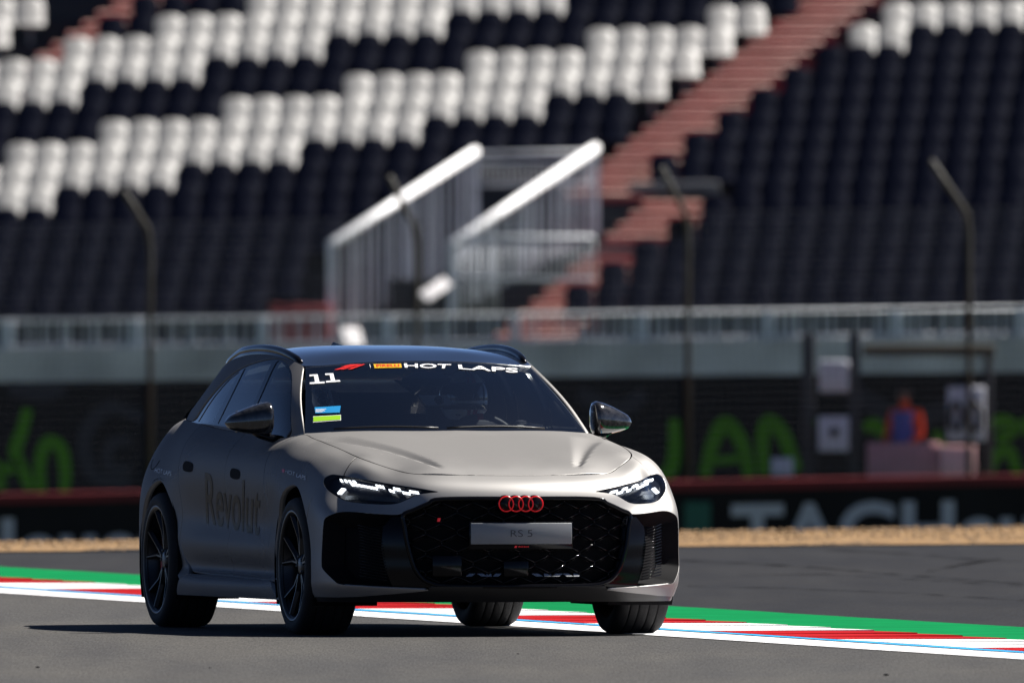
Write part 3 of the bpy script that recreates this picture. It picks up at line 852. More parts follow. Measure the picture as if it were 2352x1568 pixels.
def smooth_poly(pts, n=6, closed=True):
    """Catmull-Rom through the points"""
    pts = np.asarray(pts, float); N = len(pts); out = []
    for k in range(N if closed else N - 1):
        g = lambda q: pts[q % N] if closed else pts[min(max(q, 0), N - 1)]
        p0, p1, p2, p3 = g(k - 1), g(k), g(k + 1), g(k + 2)
        for t in np.arange(n) / n:
            out.append(.5 * (2 * p1 + (p2 - p0) * t + (2 * p0 - 5 * p1 + 4 * p2 - p3) * t * t + (3 * p1 - p0 - 3 * p2 + p3) * t ** 3))
    if not closed: out.append(pts[-1])
    return np.array(out)

REF = np.array([0, -1.2, .55])
def normals_of(func, a, b, ref=REF):
    e = 1e-3
    p = func(a, b); n = np.cross(func(a + e, b) - func(a - e, b), func(a, b + e) - func(a, b - e))
    n /= (np.linalg.norm(n, axis=-1, keepdims=True) + 1e-12)
    r = np.array(ref, float); q = p - np.where(np.isnan(r), p, r)
    s = np.sign((n * q).sum(-1)); s = 1.0 if s.sum() >= 0 else -1.0
    return p, n * s

def patch_geo(func, outline, holes=(), step=.25, scale=(1, 1), off=0.0, flange=.015, ref=REF, offfun=None, nfun=None):
    """triangulated region of a parametric surface, edges turned inwards; returns verts, normals, faces"""
    scl = np.array(scale, float)
    loops = [dens(np.asarray(outline) * scl, step)] + [dens(np.asarray(h) * scl, step) for h in holes]
    lo, hi = loops[0].min(0), loops[0].max(0)
    gx = np.arange(lo[0] + step / 2, hi[0], step); gy = np.arange(lo[1] + step / 2, hi[1], step * .87)
    gg = np.array([(x + (step / 2 if r % 2 else 0), y) for r, y in enumerate(gy) for x in gx]) if len(gx) and len(gy) else np.zeros((0, 2))
    if len(gg):
        keep = in_poly(gg, loops[0])
        for h in loops[1:]: keep &= ~in_poly(gg, h)
        gg = gg[keep]
        allb = np.concatenate(loops)
        dm = np.array([((allb - q) ** 2).sum(1).min() for q in gg]) if len(gg) else np.zeros(0)
        gg = gg[dm > (step * .45) ** 2]
    pts = []; edges = []
    for lp in loops:
        b = len(pts); pts += [tuple(q) for q in lp]
        edges += [(b + k, b + (k + 1) % len(lp)) for k in range(len(lp))]
    pts += [tuple(q) for q in gg]
    r = delaunay_2d_cdt([Vector(q) for q in pts], edges, [], 0, 1e-7)
    V = np.array([(v.x, v.y) for v in r[0]]); T = np.array([f for f in r[2] if len(f) == 3])
    cen = V[T].mean(1); keep = in_poly(cen, loops[0])
    for h in loops[1:]: keep &= ~in_poly(cen, h)
    T = T[keep]
    AB = V / scl
    p, n = normals_of(func, AB[:, 0], AB[:, 1], ref)
    if nfun is not None: n = nfun(p, n)
    o = off if offfun is None else offfun(p)
    p = p + n * (o[:, None] if isinstance(o, np.ndarray) else o)
    # orient
    tn = np.cross(p[T[:, 1]] - p[T[:, 0]], p[T[:, 2]] - p[T[:, 0]])
    fl = (tn * n[T].mean(1)).sum(1) < 0
    T[fl] = T[fl][:, ::-1]
    vs = [p]; ns = [n]; fs = [tuple(t) for t in T]
    if flange > 0:
        cnt = {}
        for t in T:
            for a, b in ((t[0], t[1]), (t[1], t[2]), (t[2], t[0])): cnt[(a, b)] = 1
        bd = [(a, b) for (a, b) in cnt if (b, a) not in cnt]
        base = len(p); used = sorted({q for e in bd for q in e}); idx = {q: k for k, q in enumerate(used)}
        outw = np.zeros((len(used), 3))
        for a, b in bd:
            w = np.cross(p[b] - p[a], n[a]); outw[idx[a]] += w; outw[idx[b]] += w
        outw /= (np.linalg.norm(outw, axis=1, keepdims=True) + 1e-12)
        u = np.array(used)
        mid = outw * .45 + n[u] * .9; mid /= np.linalg.norm(mid, axis=1, keepdims=True)
        r0, r1, r2 = p[u], p[u] - n[u] * min(.003, flange), p[u] - n[u] * flange
        vs += [r0, r1, r2]; ns += [n[u], mid, outw]
        m = len(used)
        for a, b in bd:
            ia, ib = idx[a], idx[b]
            for l in (0, 1):
                fs.append((base + l * m + ib, base + l * m + ia, base + (l + 1) * m + ia, base + (l + 1) * m + ib))
    return np.concatenate(vs), np.concatenate(ns), fs

def mesh_from(name, parts, mat, parent, mirror=False, both=False):
    """parts: list of (verts(x,f,z), normals, faces)"""
    vs = []; ns = []; fs = []
    for (p, n, f) in parts:
        for sgn in ((1, -1) if both else ((-1,) if mirror else (1,))):
            b = len(vs); q = np.array([sgn, 1, 1])
            vs += [tuple(v) for v in loc(p * q)]; ns += [tuple(v) for v in loc(n * q)]
            # loc() flips handedness once, mirroring flips it again
            fs += [tuple(b + i for i in (t[::-1] if sgn > 0 else t)) for t in f]
    me = bpy.data.meshes.new(name); me.from_pydata(vs, [], fs)
    me.polygons.foreach_set("use_smooth", [True] * len(me.polygons))
    me.update()
    me.normals_split_custom_set_from_vertices(ns)
    me.materials.append(mat)
    return obj(name, me, parent)

def panel(name, func, outline, mat, parent, holes=(), mirror=False, both=False, **kw):
    return mesh_from(name, [patch_geo(func, outline, holes, **kw)], mat, parent, mirror, both)

def on_surf(ab, off, func=SA):
    p, n = normals_of(func, ab[:, 0], ab[:, 1]); return p + n * off
ASC = (2.2, 1.0)
def A_line(i0, i1, j, n=12): return [(q, j) for q in np.linspace(i0, i1, n)]

# ---- hood
hood_edge = np.array([ST[k][3] for k in range(0, 12)])
cpts = [(x, f, z) for x, f, z in hood_edge] + [(-x, f, z) for x, f, z in hood_edge if x > 0]
for x in (-.42, -.21, 0, .21, .42):
    cpts += [(x, .71, .842 - .03 * x * x), (x, .58, .878 - .02 * x * x), (x, .32, .926), (x, 0, .969), (x, -.25, 1.000)]
for x in (-.6, -.3, 0, .3, .6): cpts.append((x, -.36 - .37 * x * x, 1.022 - .012 * x * x))
cpts = np.array(cpts)
hood_t = TPS(cpts[:, :2], cpts[:, 2])
def sstep(t): t = np.clip(t, 0, 1); return t * t * (3 - 2 * t)
def hood_fn(x, f):
    ax = np.abs(x)
    t = (f + .30) / 1.0                                   # blade-shaped scoops left and right of the power dome
    xp = .565 - .235 * t
    wid = np.clip(.115 * (1 - t) + .03, .03, .15)
    s = (ax - xp) / wid
    fade = sstep((f + .36) / .16) * sstep((.72 - f) / .10)
    g = sstep(s) * (1 - sstep((s - 1) / .55))
    z = hood_t(x, f) - .016 * fade * g
    return np.stack([x, f, z], -1)
ei = np.linspace(0, 11, 120)
_ea, _na = normals_of(SA, ei, np.full(120, float(NT)))
_nh = normals_of(hood_fn, _ea[:, 0], _ea[:, 1] - .004, np.array([0, -1.0, -2.0]))[1]
_nm = _na + _nh; _nm /= np.linalg.norm(_nm, axis=1, keepdims=True)      # shared normal along the shut line
def blend_n(rad):
    def f(p, n):
        q = p * np.array([1, 1, 1]); q = q.copy(); sg = np.where(q[:, 0] < 0, -1.0, 1.0); q[:, 0] = np.abs(q[:, 0])
        out = n.copy()
        for i in range(len(q)):
            d2 = ((_ea - q[i]) ** 2).sum(1); j = int(d2.argmin()); d = math.sqrt(d2[j])
            if d < rad:
                w = 1 - d / rad; w = w * w * (3 - 2 * w); t = _nm[j] * np.array([sg[i], 1, 1])
                m = n[i] * (1 - w) + t * w; out[i] = m / np.linalg.norm(m)
        return out
    return f
# ---- outlines (seen on the picture-left half, then mirrored)
def cA(pts): return [(380 + x / 2.904, 920 + y / 2.904) for x, y in pts]
def cC(pts): return [(380 + x / 2.904, 1300 + y / 2.904) for x, y in pts]
def cF(pts): return [(860 + x / 4.126, 1320 + y / 4.126) for x, y in pts]

hl_px = cF([(205, 130), (228, 85), (300, 55), (390, 62), (640, 105), (900, 150), (1300, 212), (1450, 238), (1540, 258),
            (1430, 272), (1300, 292), (1190, 340), (1080, 388), (950, 405), (700, 396), (500, 370), (390, 328), (270, 250), (215, 182)])
hl = inv_front_L(smooth_poly(hl_px, 4))
ik_px = cF([(1460, 1395), (1000, 1375), (600, 1350), (400, 1330), (330, 1290), (200, 1160), (180, 1080), (185, 900), (200, 650),
            (230, 555), (350, 500), (450, 485), (600, 490), (900, 515), (1060, 520), (1130, 500)]) + [(1163, 1434), (1205, 1416), (1245, 1403), (1300, 1400)]
ik = inv_front_L(smooth_poly(ik_px, 4, closed=False))
jg = float(inv_front_L([(1455, 1398.5)])[0][1])            # level of the grille's top edge
arch_t = np.linspace(0, math.pi * 2, 90)
def arch(fc, r, th0, th1, n=46):
    th = np.linspace(math.radians(th0), math.radians(th1), n)
    return inv_fz(np.stack([fc + r * np.cos(th), .347 + r * np.sin(th)], -1))
AR = .408
bot = math.degrees(math.asin((.172 - .347) / AR))
arc_f = arch(0, AR, bot, 180 - bot)                        # from the bumper side over the top to the sill
arc_r = arch(-2.90, AR, bot, 180 - bot)
# bumper / fender joint: hood edge -> headlamp top ... headlamp rear -> arch
split_top = inv_front_L(cA([(1808, 1062), (1690, 1180)]))
i_sp = float(split_top[0][0])
hl_c = hl.mean(0)
k_out = int(np.argmax(hl[:, 0]))                           # outermost lamp point
k_top = int(np.argmin(((hl - split_top[1]) ** 2).sum(1)))
arc_z = SA(arc_f[:, 0], arc_f[:, 1])[:, 2]
k_ab = int(np.argmin(np.abs(arc_z[:23] - .60)))
# shut-line gaps
gp = .02
nh = len(hl)
def grow(pts, c, s): return [c + (np.array(q) - c) * s for q in pts]
hlg = np.array(grow(hl, hl_c, 1.0))
# which way does the outline run? pts start outer, go over the top to the inner tip, back along the bottom
bumper = A_line(0, i_sp - gp, NT, 14) + [tuple(hlg[k_top] + np.array([-gp, .02]))]
# walk from k_top over the inner tip and the underside to the outermost point
walk = [tuple(hlg[k % nh]) for k in range(k_top + 1, k_out + nh + 1)]
bumper += walk
bumper += [tuple(arc_f[k_ab] + np.array([-.01, -.05]))] + [tuple(q) for q in arc_f[:k_ab][::-1]]
i_in = float(ik[0][0])
lip = inv_front_L([(885, 1677), (950, 1679), (1013, 1677), (1102, 1670), (1160, 1665), (1205, 1660)])
bumper += [tuple(q) for q in lip] + [tuple(q) for q in ik[1:]] + A_line(float(ik[-1][0]) , 0, jg, 5)
panel("front_bumper", SA, bumper, M['paint'], car, both=True, step=.20, scale=ASC, flange=.018, nfun=blend_n(.10))

# fender: from the joint to the front door
i_door = float(inv_fz([(-.62, .6)])[0][0])
fender = (A_line(i_sp + gp, 11, NT, 16) + [(11.25, NT - .05)]
          + [tuple(q) for q in inv_fz([(-.70, .93), (-.66, .80), (-.62, .60), (-.60, .42), (-.60, .30), (-.60, .272)])]
          + [tuple(q) for q in inv_fz([(-.50, .268)])]
          + [tuple(q) for q in arc_f[::-1][[k for k in range(len(arc_f)) if arc_z[::-1][k] > .27 and k < len(arc_f) - k_ab]]]
          + [tuple(arc_f[k_ab] + np.array([.01, .03]))]
          + ([tuple(hlg[k % nh]) for k in range(k_out, k_top + 1)] if k_top >= k_out else [tuple(hlg[k % nh]) for k in range(k_out, k_top + nh + 1)]))
for mi in (True, False):
    panel("front_fender", SA, fender, M['paint'], car, mirror=mi, step=.20, scale=ASC, flange=.03, nfun=blend_n(.10))

def fzp(pts): return [tuple(q) for q in inv_fz(pts)]
def top_of(i0, i1, n=10): return A_line(i0, i1, NT, n)
i_bp = float(np.interp(-1.50, [-2.0, -1.4], [14, 13]))
door_f = ([(11.35, NT - .02)] + top_of(12, i_bp - .012, 8)
          + fzp([(-1.497, .85), (-1.495, .60), (-1.495, .40), (-1.495, .285), (-1.0, .278), (-.615, .272), (-.612, .42), (-.632, .60), (-.672, .80), (-.712, .925)]))
arr_z = SA(arc_r[:, 0], arc_r[:, 1])
door_r = (top_of(i_bp + .012, 15.25, 8) + fzp([(-2.50, .90), (-2.455, .76), (-2.44, .62)])
          + fzp([(-2.46, .44), (-2.42, .36), (-2.30, .298), (-1.9, .288), (-1.507, .285), (-1.507, .60), (-1.507, .85)]))
quarter = (top_of(15.28, 17.6, 10) + [(18.4, NT), (18.4, 2.0)]
           + fzp([(-3.3, .25)]) + [tuple(q) for q in arc_r[::-1][[k for k in range(len(arc_r)) if arr_z[::-1][k, 2] > .25 ]]]
           + fzp([(-2.44, .255), (-2.33, .285), (-2.432, .355), (-2.472, .44), (-2.452, .62), (-2.467, .76), (-2.512, .90)]))
sill = (fzp([(-.50, .262), (-.60, .266), (-1.0, .272), (-1.5, .279), (-1.9, .282), (-2.32, .281), (-2.44, .250)])
        + [tuple(arc_r[0] + np.array([-.02, .05]))] + A_line(float(arc_r[0][0]) - .03, float(arc_f[-1][0]) + .03, 0.02, 20))
tail = A_line(18.43, 21, NT, 6) + A_line(21, 18.43, 1.2, 6)
for mi in (True, False):
    panel("front_door", SA, door_f, M['paint'], car, mirror=mi, step=.22, scale=ASC, flange=.02)
    panel("rear_door", SA, door_r, M['paint'], car, mirror=mi, step=.22, scale=ASC, flange=.02)
    panel("rear_quarter_panel", SA, quarter, M['paint'], car, mirror=mi, step=.22, scale=ASC, flange=.03)
    panel("side_sill", SA, sill, M['paint'], car, mirror=mi, step=.22, scale=ASC, flange=.05)
panel("rear_bumper", SA, tail, M['paint'], car, both=True, step=.4, scale=ASC, flange=.02)
# dark liner behind every gap
panel("body_liner", SA, A_line(8.9, 14.6, NT - .1, 20) + fzp([(-2.40, .8), (-2.42, .3)]) + fzp([(-.52, .3), (-.45, .55)]), M['gap'], car, both=True, step=.5, scale=ASC, flange=0, off=-.022)

he = [(x * .994, f - .006) for x, f, z in hood_edge]
rear = [(x, -.375 - .345 * x * x) for x in np.linspace(.738, -.738, 24)]
hood_out = np.array(smooth_poly([(-x, f) for x, f in he[:0:-1]] + he, 5, closed=False).tolist() + rear)
REF_T = np.array([0, -1.0, -2.0])
panel("hood", hood_fn, hood_out, M['paint'], car, step=.020, flange=.02, ref=REF_T, nfun=blend_n(.12))
# added black tubes painting the shut lines' shade round the hood and beside the headlamps
sl = on_surf(np.stack([ei, np.full(120, float(NT))], -1), -.0035)
gap_shade = [tuple(loc(q * mir)) for q in sl[::-1]] + [tuple(loc(q)) for q in sl[1:]]
MB().tube(gap_shade, .0042, 6).build("hood_gap_shade", M['gap'], car)
for s_ in (-1, 1):
    q = on_surf(np.array([split_top[0] * (1 - t) + hlg[k_top] * t for t in np.linspace(0, 1, 14)]), -.002) * np.array([s_, 1, 1])
    MB().tube(list(loc(q)), .0030, 5).build("fender_gap_shade", M['gap'], car)
# ---- windscreen
def wind(p, q):
    xb, fb, zb = .738 * p, -.385 - .185 * p * p, 1.016 - .006 * p * p
    xt, ft, zt = .592 * p, -1.05 - .095 * p * p, 1.374 - .030 * p * p
    bul = .030 * np.sin(np.pi * np.clip(q, 0, 1)) * (1 - .6 * p * p)
    return np.stack([xb + (xt - xb) * q, fb + (ft - fb) * q + bul * .5, zb + (zt - zb) * q + bul * .85], -1)
panel("windscreen", wind, [(p, -.03) for p in np.linspace(-1, 1, 24)] + [(p, 1) for p in np.linspace(1, -1, 24)],
      M['glass'], car, step=.06, flange=0, ref=REF_T)
fr_o = [(p, -.03) for p in np.linspace(-1, 1, 24)] + [(p, 1) for p in np.linspace(1, -1, 24)]
fr_i = [(-.955, .07), (-.5, .055), (0, .05), (.5, .055), (.955, .07), (.955, .85), (.93, .885), (.5, .9), (.14, .90), (.12, .86), (-.12, .86), (-.14, .90), (-.5, .9), (-.93, .885), (-.955, .85)]
panel("windscreen_border", wind, fr_o, M['ink'], car, holes=[fr_i], step=.05, flange=0, off=-.004, ref=REF_T)
inv_wind = grid_inv(wind, pxm, (-1, 1), (0, 1))
# cowl
panel("cowl", wind, [(p, -.16) for p in np.linspace(-1, 1, 20)] + [(p, -.02) for p in np.linspace(1, -1, 20)], M['matte_black'], car, step=.06, flange=0, off=-.012, ref=REF_T)
mb = MB()
for (p0, p1) in ((-.82, -.12), (-.06, .66)):
    pts = [loc(wind(np.array(p), np.array(.012 + .02 * math.sin(math.pi * (p - p0) / (p1 - p0))))) + np.array([0, -.012, .016]) for p in np.linspace(p0, p1, 8)]
    mb.tube(pts, .006, 6)
mb.build("wiper", M['satin_black'], car)
# ---- glasshouse side
TT = np.array([(.603, -1.16, 1.350), (.622, -1.42, 1.386), (.634, -1.85, 1.408), (.632, -2.3, 1.398), (.616, -2.7, 1.362), (.585, -3.05, 1.295), (.545, -3.35, 1.20)])
BB = np.array([ST[k][3] for k in range(11, 18)]) + np.array([-.004, 0, .002])
BB[0] = (.744, -.57, 1.012)
GG = []
for k in range(7):
    r = []
    for q in (0, .33, .66, 1):
        p = BB[k] + (TT[k] - BB[k]) * q; bl = .02 * math.sin(math.pi * q)
        r.append((p[0] + bl, p[1], p[2] + bl * .3))
    GG.append(r)
SG = Surf(np.array(GG))
SGm = lambda a, b: SG(a, b) * mir
inv_g = grid_inv(SGm, pxm, (0, 6), (0, 3), 80)
dlo = inv_g(smooth_poly(cA([(1258, 902), (1272, 700), (1282, 420), (1262, 332), (1215, 277), (1160, 252), (1090, 256), (990, 280), (870, 326), (760, 402), (650, 517),
            (560, 632), (490, 742), (452, 776), (600, 792), (800, 823), (1000, 858)]), 3))
GSC = (1.0, .55)
g_out = [(a, 0) for a in np.linspace(0, 6, 26)] + [(6, b) for b in np.linspace(0, 3, 7)[1:]] + [(a, 3) for a in np.linspace(6, 0, 26)[1:]] + [(0, b) for b in np.linspace(3, 0, 7)[1:-1]]
gl_f = inv_g(smooth_poly(cA([(1143, 284), (1192, 286), (1246, 345), (1266, 430), (1258, 700), (1250, 888), (1080, 862), (902, 834), (945, 720), (1040, 505)]), 3))
gl_r = inv_g(dens(cA([(1108, 281), (1085, 279), (990, 296), (884, 334), (665, 783), (780, 806), (878, 826), (925, 700), (1010, 500)]), 14))
gl_q = inv_g(dens(cA([(846, 352), (760, 418), (700, 485), (640, 558), (580, 645), (505, 768), (625, 776), (720, 590)]), 12))
for mi in (True, False):
    panel("roof_side_frame", SG, g_out, M['paint'], car, holes=[dlo], mirror=mi, step=.10, scale=GSC, flange=.015)
    trim = panel("window_trim", SG, dlo, M['gloss_black'], car, holes=[gl_f, gl_r, gl_q], mirror=mi, step=.09, scale=GSC, flange=.02, off=-.006)
    for nm, g in (("side_window", gl_f), ("side_window", gl_r), ("quarter_window", gl_q)):
        panel(nm, SG, g, M['side_glass'], car, mirror=mi, step=.09, scale=GSC, flange=0, off=-.009)
# ---- roof
rp = [(x, f, z) for x, f, z in TT] + [(-x, f, z) for x, f, z in TT]
for p in np.linspace(-.9, .9, 7):
    q = wind(np.array(p), np.array(1.0)); rp.append(tuple(q))
rp += [(x, f, z - .05 * x * x) for x in (-.3, 0, .3) for f, z in ((-1.35, 1.421), (-1.65, 1.442), (-2.0, 1.451), (-2.4, 1.447), (-2.9, 1.418), (-3.35, 1.365))]
rp = np.array(rp)
roof_t = TPS(rp[:, :2], rp[:, 2])
roof_fn = lambda x, f: np.stack([x, f, roof_t(x, f)], -1)
tt = smooth_poly(TT[:, :2], 5, closed=False)
wt = [tuple(wind(np.array(p), np.array(1.0))[:2] + np.array([0, -.008])) for p in np.linspace(1, -1, 20)]
roof_out = [(x - .004, f) for x, f in tt[::-1]] + wt + [(-x + .004, f) for x, f in tt]
panel("roof", roof_fn, roof_out, M['black_paint'], car, step=.045, flange=.01, ref=REF_T)
# tailgate: from the roof's rear edge down to the tail
tg = Surf(np.array([[(x * s, f, z) for s in (-1, -.5, 0, .5, 1)] for x, f, z in ((.545, -3.36, 1.205), (.60, -3.5, 1.14), (.62, -3.72, 1.05))]))
mesh_from("tailgate", [patch_geo(tg, [(0, b) for b in np.linspace(0, 4, 10)] + [(2, b) for b in np.linspace(4, 0, 10)], (), step=.3, flange=0)], M['gloss_black'], car)
# roof rails and antenna
for s in (-1, 1):
    mb = MB(); pts = []
    for t in np.linspace(0, 1, 26):
        f = -1.24 - 1.62 * t
        x = float(np.interp(f, TT[::-1, 1], TT[::-1, 0])) - .022
        h = .034 * min(1, math.sin(math.pi * min(t, .5)) ** .45 if t < .5 else 1) * (1 if t < .72 else max(0, (1 - t) / .28) ** .6)
        pts.append((s * x, -f, float(roof_t(np.array(x), np.array(f))) + h - .012))
    mb.tube(pts, [.012] + [.019] * 24 + [.010], 10, flat=1.25)
    mb.tube([(pts[q][0], pts[q][1], pts[q][2] - .026) for q in range(1, 25)], .020, 8, flat=1.6)
    mb.build("roof_rail", M['gloss_black'], car)
mb = MB()
mb.add([(0, 2.55, 1.44), (-.03, 2.95, 1.415), (.03, 2.95, 1.415), (0, 2.93, 1.468), (0, 2.80, 1.456)], [(0, 1, 3, 4), (0, 4, 3, 2), (1, 2, 3), (0, 2, 1)])
mb.build("antenna_fin", M['gloss_black'], car)

# ---- headlamps
drl = [  # LED blocks, crop-F pixels: (x, y) centres
 (398, 104), (446, 110), (490, 117), (538, 124), (518, 158), (562, 164), (604, 170), (645, 176), (684, 183), (722, 188), (760, 193), (796, 198),
 (812, 168), (848, 172), (884, 180), (966, 222), (998, 232), (1018, 200), (1048, 206), (1074, 212), (1122, 250), (1152, 256), (1184, 262),
 (1206, 236), (1236, 242), (1266, 246), (1294, 252)]
for s, mi in ((-1, True), (1, False)):
    lamp = panel("headlight", SA, hl, M['lens'], car, mirror=mi, step=.12, scale=ASC, flange=0, off=-.003)
    panel("lamp_housing", SA, hl, M['lamp_black'], lamp, mirror=mi, step=.12, scale=ASC, flange=0, offfun=lambda p: -.03 - .05 * sstep((.735 - p[:, 2]) / .05))
    panel("lamp_edge", SA, hl, M['gloss_black'], lamp, holes=[hl_c + (hl - hl_c) * .955], mirror=mi, step=.08, scale=ASC, flange=.06, off=-.004)
    mbc = MB()
    for (x, y) in drl:
        h = 12; w = 12.5
        quad = cF([(x - w - 5, y - h), (x + w - 5, y - h), (x + w + 5, y + h), (x - w + 5, y + h)])
        ab = inv_front_L(quad); b0 = on_surf(ab, -.012) * np.array([s, 1, 1]); b1 = on_surf(ab, -.026) * np.array([s, 1, 1])
        mbc.add(list(loc(b0)) + list(loc(b1)), [(0, 1, 2, 3), (7, 6, 5, 4), (0, 4, 5, 1), (1, 5, 6, 2), (2, 6, 7, 3), (3, 7, 4, 0)])
    quad = cF([(405, 198), (446, 204), (396, 258), (356, 254)])
    ab = inv_front_L(quad); b0 = on_surf(ab, -.012) * np.array([s, 1, 1]); b1 = on_surf(ab, -.026) * np.array([s, 1, 1])
    mbc.add(list(loc(b0)) + list(loc(b1)), [(0, 1, 2, 3), (7, 6, 5, 4), (0, 4, 5, 1), (1, 5, 6, 2), (2, 6, 7, 3), (3, 7, 4, 0)])
    mbc.build("running_light", M['led'], lamp)
    # projector strip under the running light
    strip = inv_front_L(dens(cF([(430, 262), (900, 292), (1150, 318), (1060, 352), (760, 330), (432, 306)]), 14))
    panel("projector_strip", SA, strip, M['lamp_chrome'], lamp, mirror=mi, step=.12, scale=ASC, flange=.008, off=-.030)

# ---- grille and intakes
def gf(x, z): return np.stack([x, .928 - .20 * x * x - .18 * (z - .46) ** 2, z], -1)
def px_to_xz(pts, d_off=0.0):
    out = []
    for u, v in pts:
        x = 0.; z = .5; f = .92
        for _ in range(12):
            f = .928 - .20 * x * x - .18 * (z - .46) ** 2 + d_off
            d = CD + x * SN - f * CS
            x = ((u - CU) * d / FS - CX - f * SN) / CS; z = CH - (v - HV) * d / FS
        out.append((x, z))
    return out
gl_half = px_to_xz([(1245, 1403), (1205, 1416), (1163, 1434), (1134, 1448), (1138, 1480), (1143, 1515), (1151, 1550), (1165, 1594), (1185, 1623), (1209, 1638), (1260, 1647)])
xm = [(-abs(x), z) for x, z in gl_half]
ztop, zbot = xm[0][1] + .002, xm[-1][1] - .003
grl = np.array(smooth_poly([(0, ztop)] + xm + [(0, zbot)] + [(-x, z) for x, z in xm[::-1]], 4))
grille = panel("grille", gf, grl, M['matte_black'], car, step=.03, flange=0, off=-.07, ref=REF)
ringp = [tuple(loc(gf(np.array(x), np.array(z)))) for x, z in grl]
mb = MB(); mb.tube(ringp + [ringp[0]], .012, 8, cap=False)
mb.build("grille_frame", M['gloss_black'], grille)
grs = grl * np.array([.985, 1]); gc = np.array([0, .47])
def seg_in(a, b, poly):
    n = 14; t = np.linspace(0, 1, n); q = np.array(a) + (np.array(b) - np.array(a)) * t[:, None]
    m = in_poly(q, poly)
    if m.sum() < 3: return None
    k = np.where(m)[0]; return q[k[0]], q[k[-1]]
mb = MB(); HX, HZ = .158, .106
def bar(a, b, r=.0062, dd=.0):
    s = seg_in(a, b, grs)
    if s is None: return
    pts = [loc(gf(np.array(q[0]), np.array(q[1]))) + np.array([0, .018 + dd, 0]) for q in (s[0], (s[0] + s[1]) / 2, s[1])]
    mb.tube(pts, r, 5)
for r in range(-6, 7):
    for c in range(-6, 7):
        cx, cz = (c + (.5 if r % 2 else 0)) * HX, .47 + r * HZ / 2 * 1.0
        # stretched honeycomb cell: short uprights, long diagonals
        a0, a1 = (cx, cz + HZ * .42), (cx + HX / 2, cz + HZ * .08)
        b0 = (cx - HX / 2, cz + HZ * .08)
        bar(a0, a1); bar(a0, b0); bar(a1, (cx + HX / 2, cz - HZ * .08))
        i0, i1 = (cx, cz + HZ * .30), (cx + HX * .40, cz + HZ * .03)
        bar(i0, i1, .0028, .012); bar(i0, (cx - HX * .40, cz + HZ * .03), .0028, .012)
mb.build("grille_mesh", M['gloss_black'], grille)
# sensor panels low in the grille
for (u0, v0, u1, v1) in ((1216, 1561, 1302, 1621), (1418, 1575, 1488, 1621)):
    (x0, z1), (x1, z0) = px_to_xz([(u0, v0), (u1, v1)])
    cxx, czz = (x0 + x1) / 2, (z0 + z1) / 2
    MB().box(loc(gf(np.array(cxx), np.array(czz))) + np.array([0, .014, 0]), (x1 - x0, .02, z1 - z0), bev=.008).build("radar_cover", M['gloss_black'], grille)
# small silver quads imitating bright reflections along the bottom of the grille
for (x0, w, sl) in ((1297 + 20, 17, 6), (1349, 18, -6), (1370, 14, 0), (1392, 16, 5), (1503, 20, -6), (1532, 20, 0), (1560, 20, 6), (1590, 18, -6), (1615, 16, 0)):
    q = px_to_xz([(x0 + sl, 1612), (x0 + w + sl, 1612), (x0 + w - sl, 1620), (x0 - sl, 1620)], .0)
    MB().add([tuple(loc(gf(np.array(x), np.array(z))) + np.array([0, .008 + (.010 if k < 2 else 0), 0])) for k, (x, z) in enumerate(q)], [(0, 1, 2, 3)]).build("grille_reflection", M['silver'], grille, fixn=False)
# badge
(bx, bz), = px_to_xz([(1464.4, 1416.3)], .02)
bx = 0.0
mb = MB(); brg = MB()
for k in range(4):
    cxk = bx + (k - 1.5) * .0506; Rr = .0372
    pts = [(cxk + Rr * math.cos(t), -.942 - (.0012 if k % 2 else 0), bz + Rr * math.sin(t)) for t in np.linspace(0, 2 * math.pi, 33)]
    brg.tube(pts, .0034, 8, cap=False)
    mb.lathe([(-.936, .0), (-.936, .041), (-.900, .044), (-.860, .044)], 24, 'y', (cxk, 0, bz + .001))
bd = mb.build("badge_base", M['gloss_black'], car); brg.build("ring_emblem", M['badge_red'], bd)
# licence plate
pl = empty("number_plate"); pl.parent = car
(pxx, pz), = px_to_xz([(1467.7, 1499.7)], .03)
MB().box((0, -.948, pz), (.522, .008, .106), bev=.003).build("plate_face", M['plate'], pl)
MB().box((0, -.940, pz - .010), (.536, .012, .138), bev=.004).build("plate_frame", M['gloss_black'], pl)

def sub_faces(V, Fc, maxlen):
    bm = bmesh.new(); vs = [bm.verts.new((v[0], v[1], 0)) for v in V]
    for f in Fc:
        try: bm.faces.new([vs[i] for i in f])
        except ValueError: pass
    for _ in range(4):
        ed = [e for e in bm.edges if e.calc_length() > maxlen]
        if not ed: break
        bmesh.ops.subdivide_edges(bm, edges=ed, cuts=1); bmesh.ops.triangulate(bm, faces=bm.faces)
    bm.verts.index_update()
    V2 = np.array([v.co[:] for v in bm.verts]); F2 = [tuple(v.index for v in f.verts) for f in bm.faces]; bm.free()
    return V2, F2

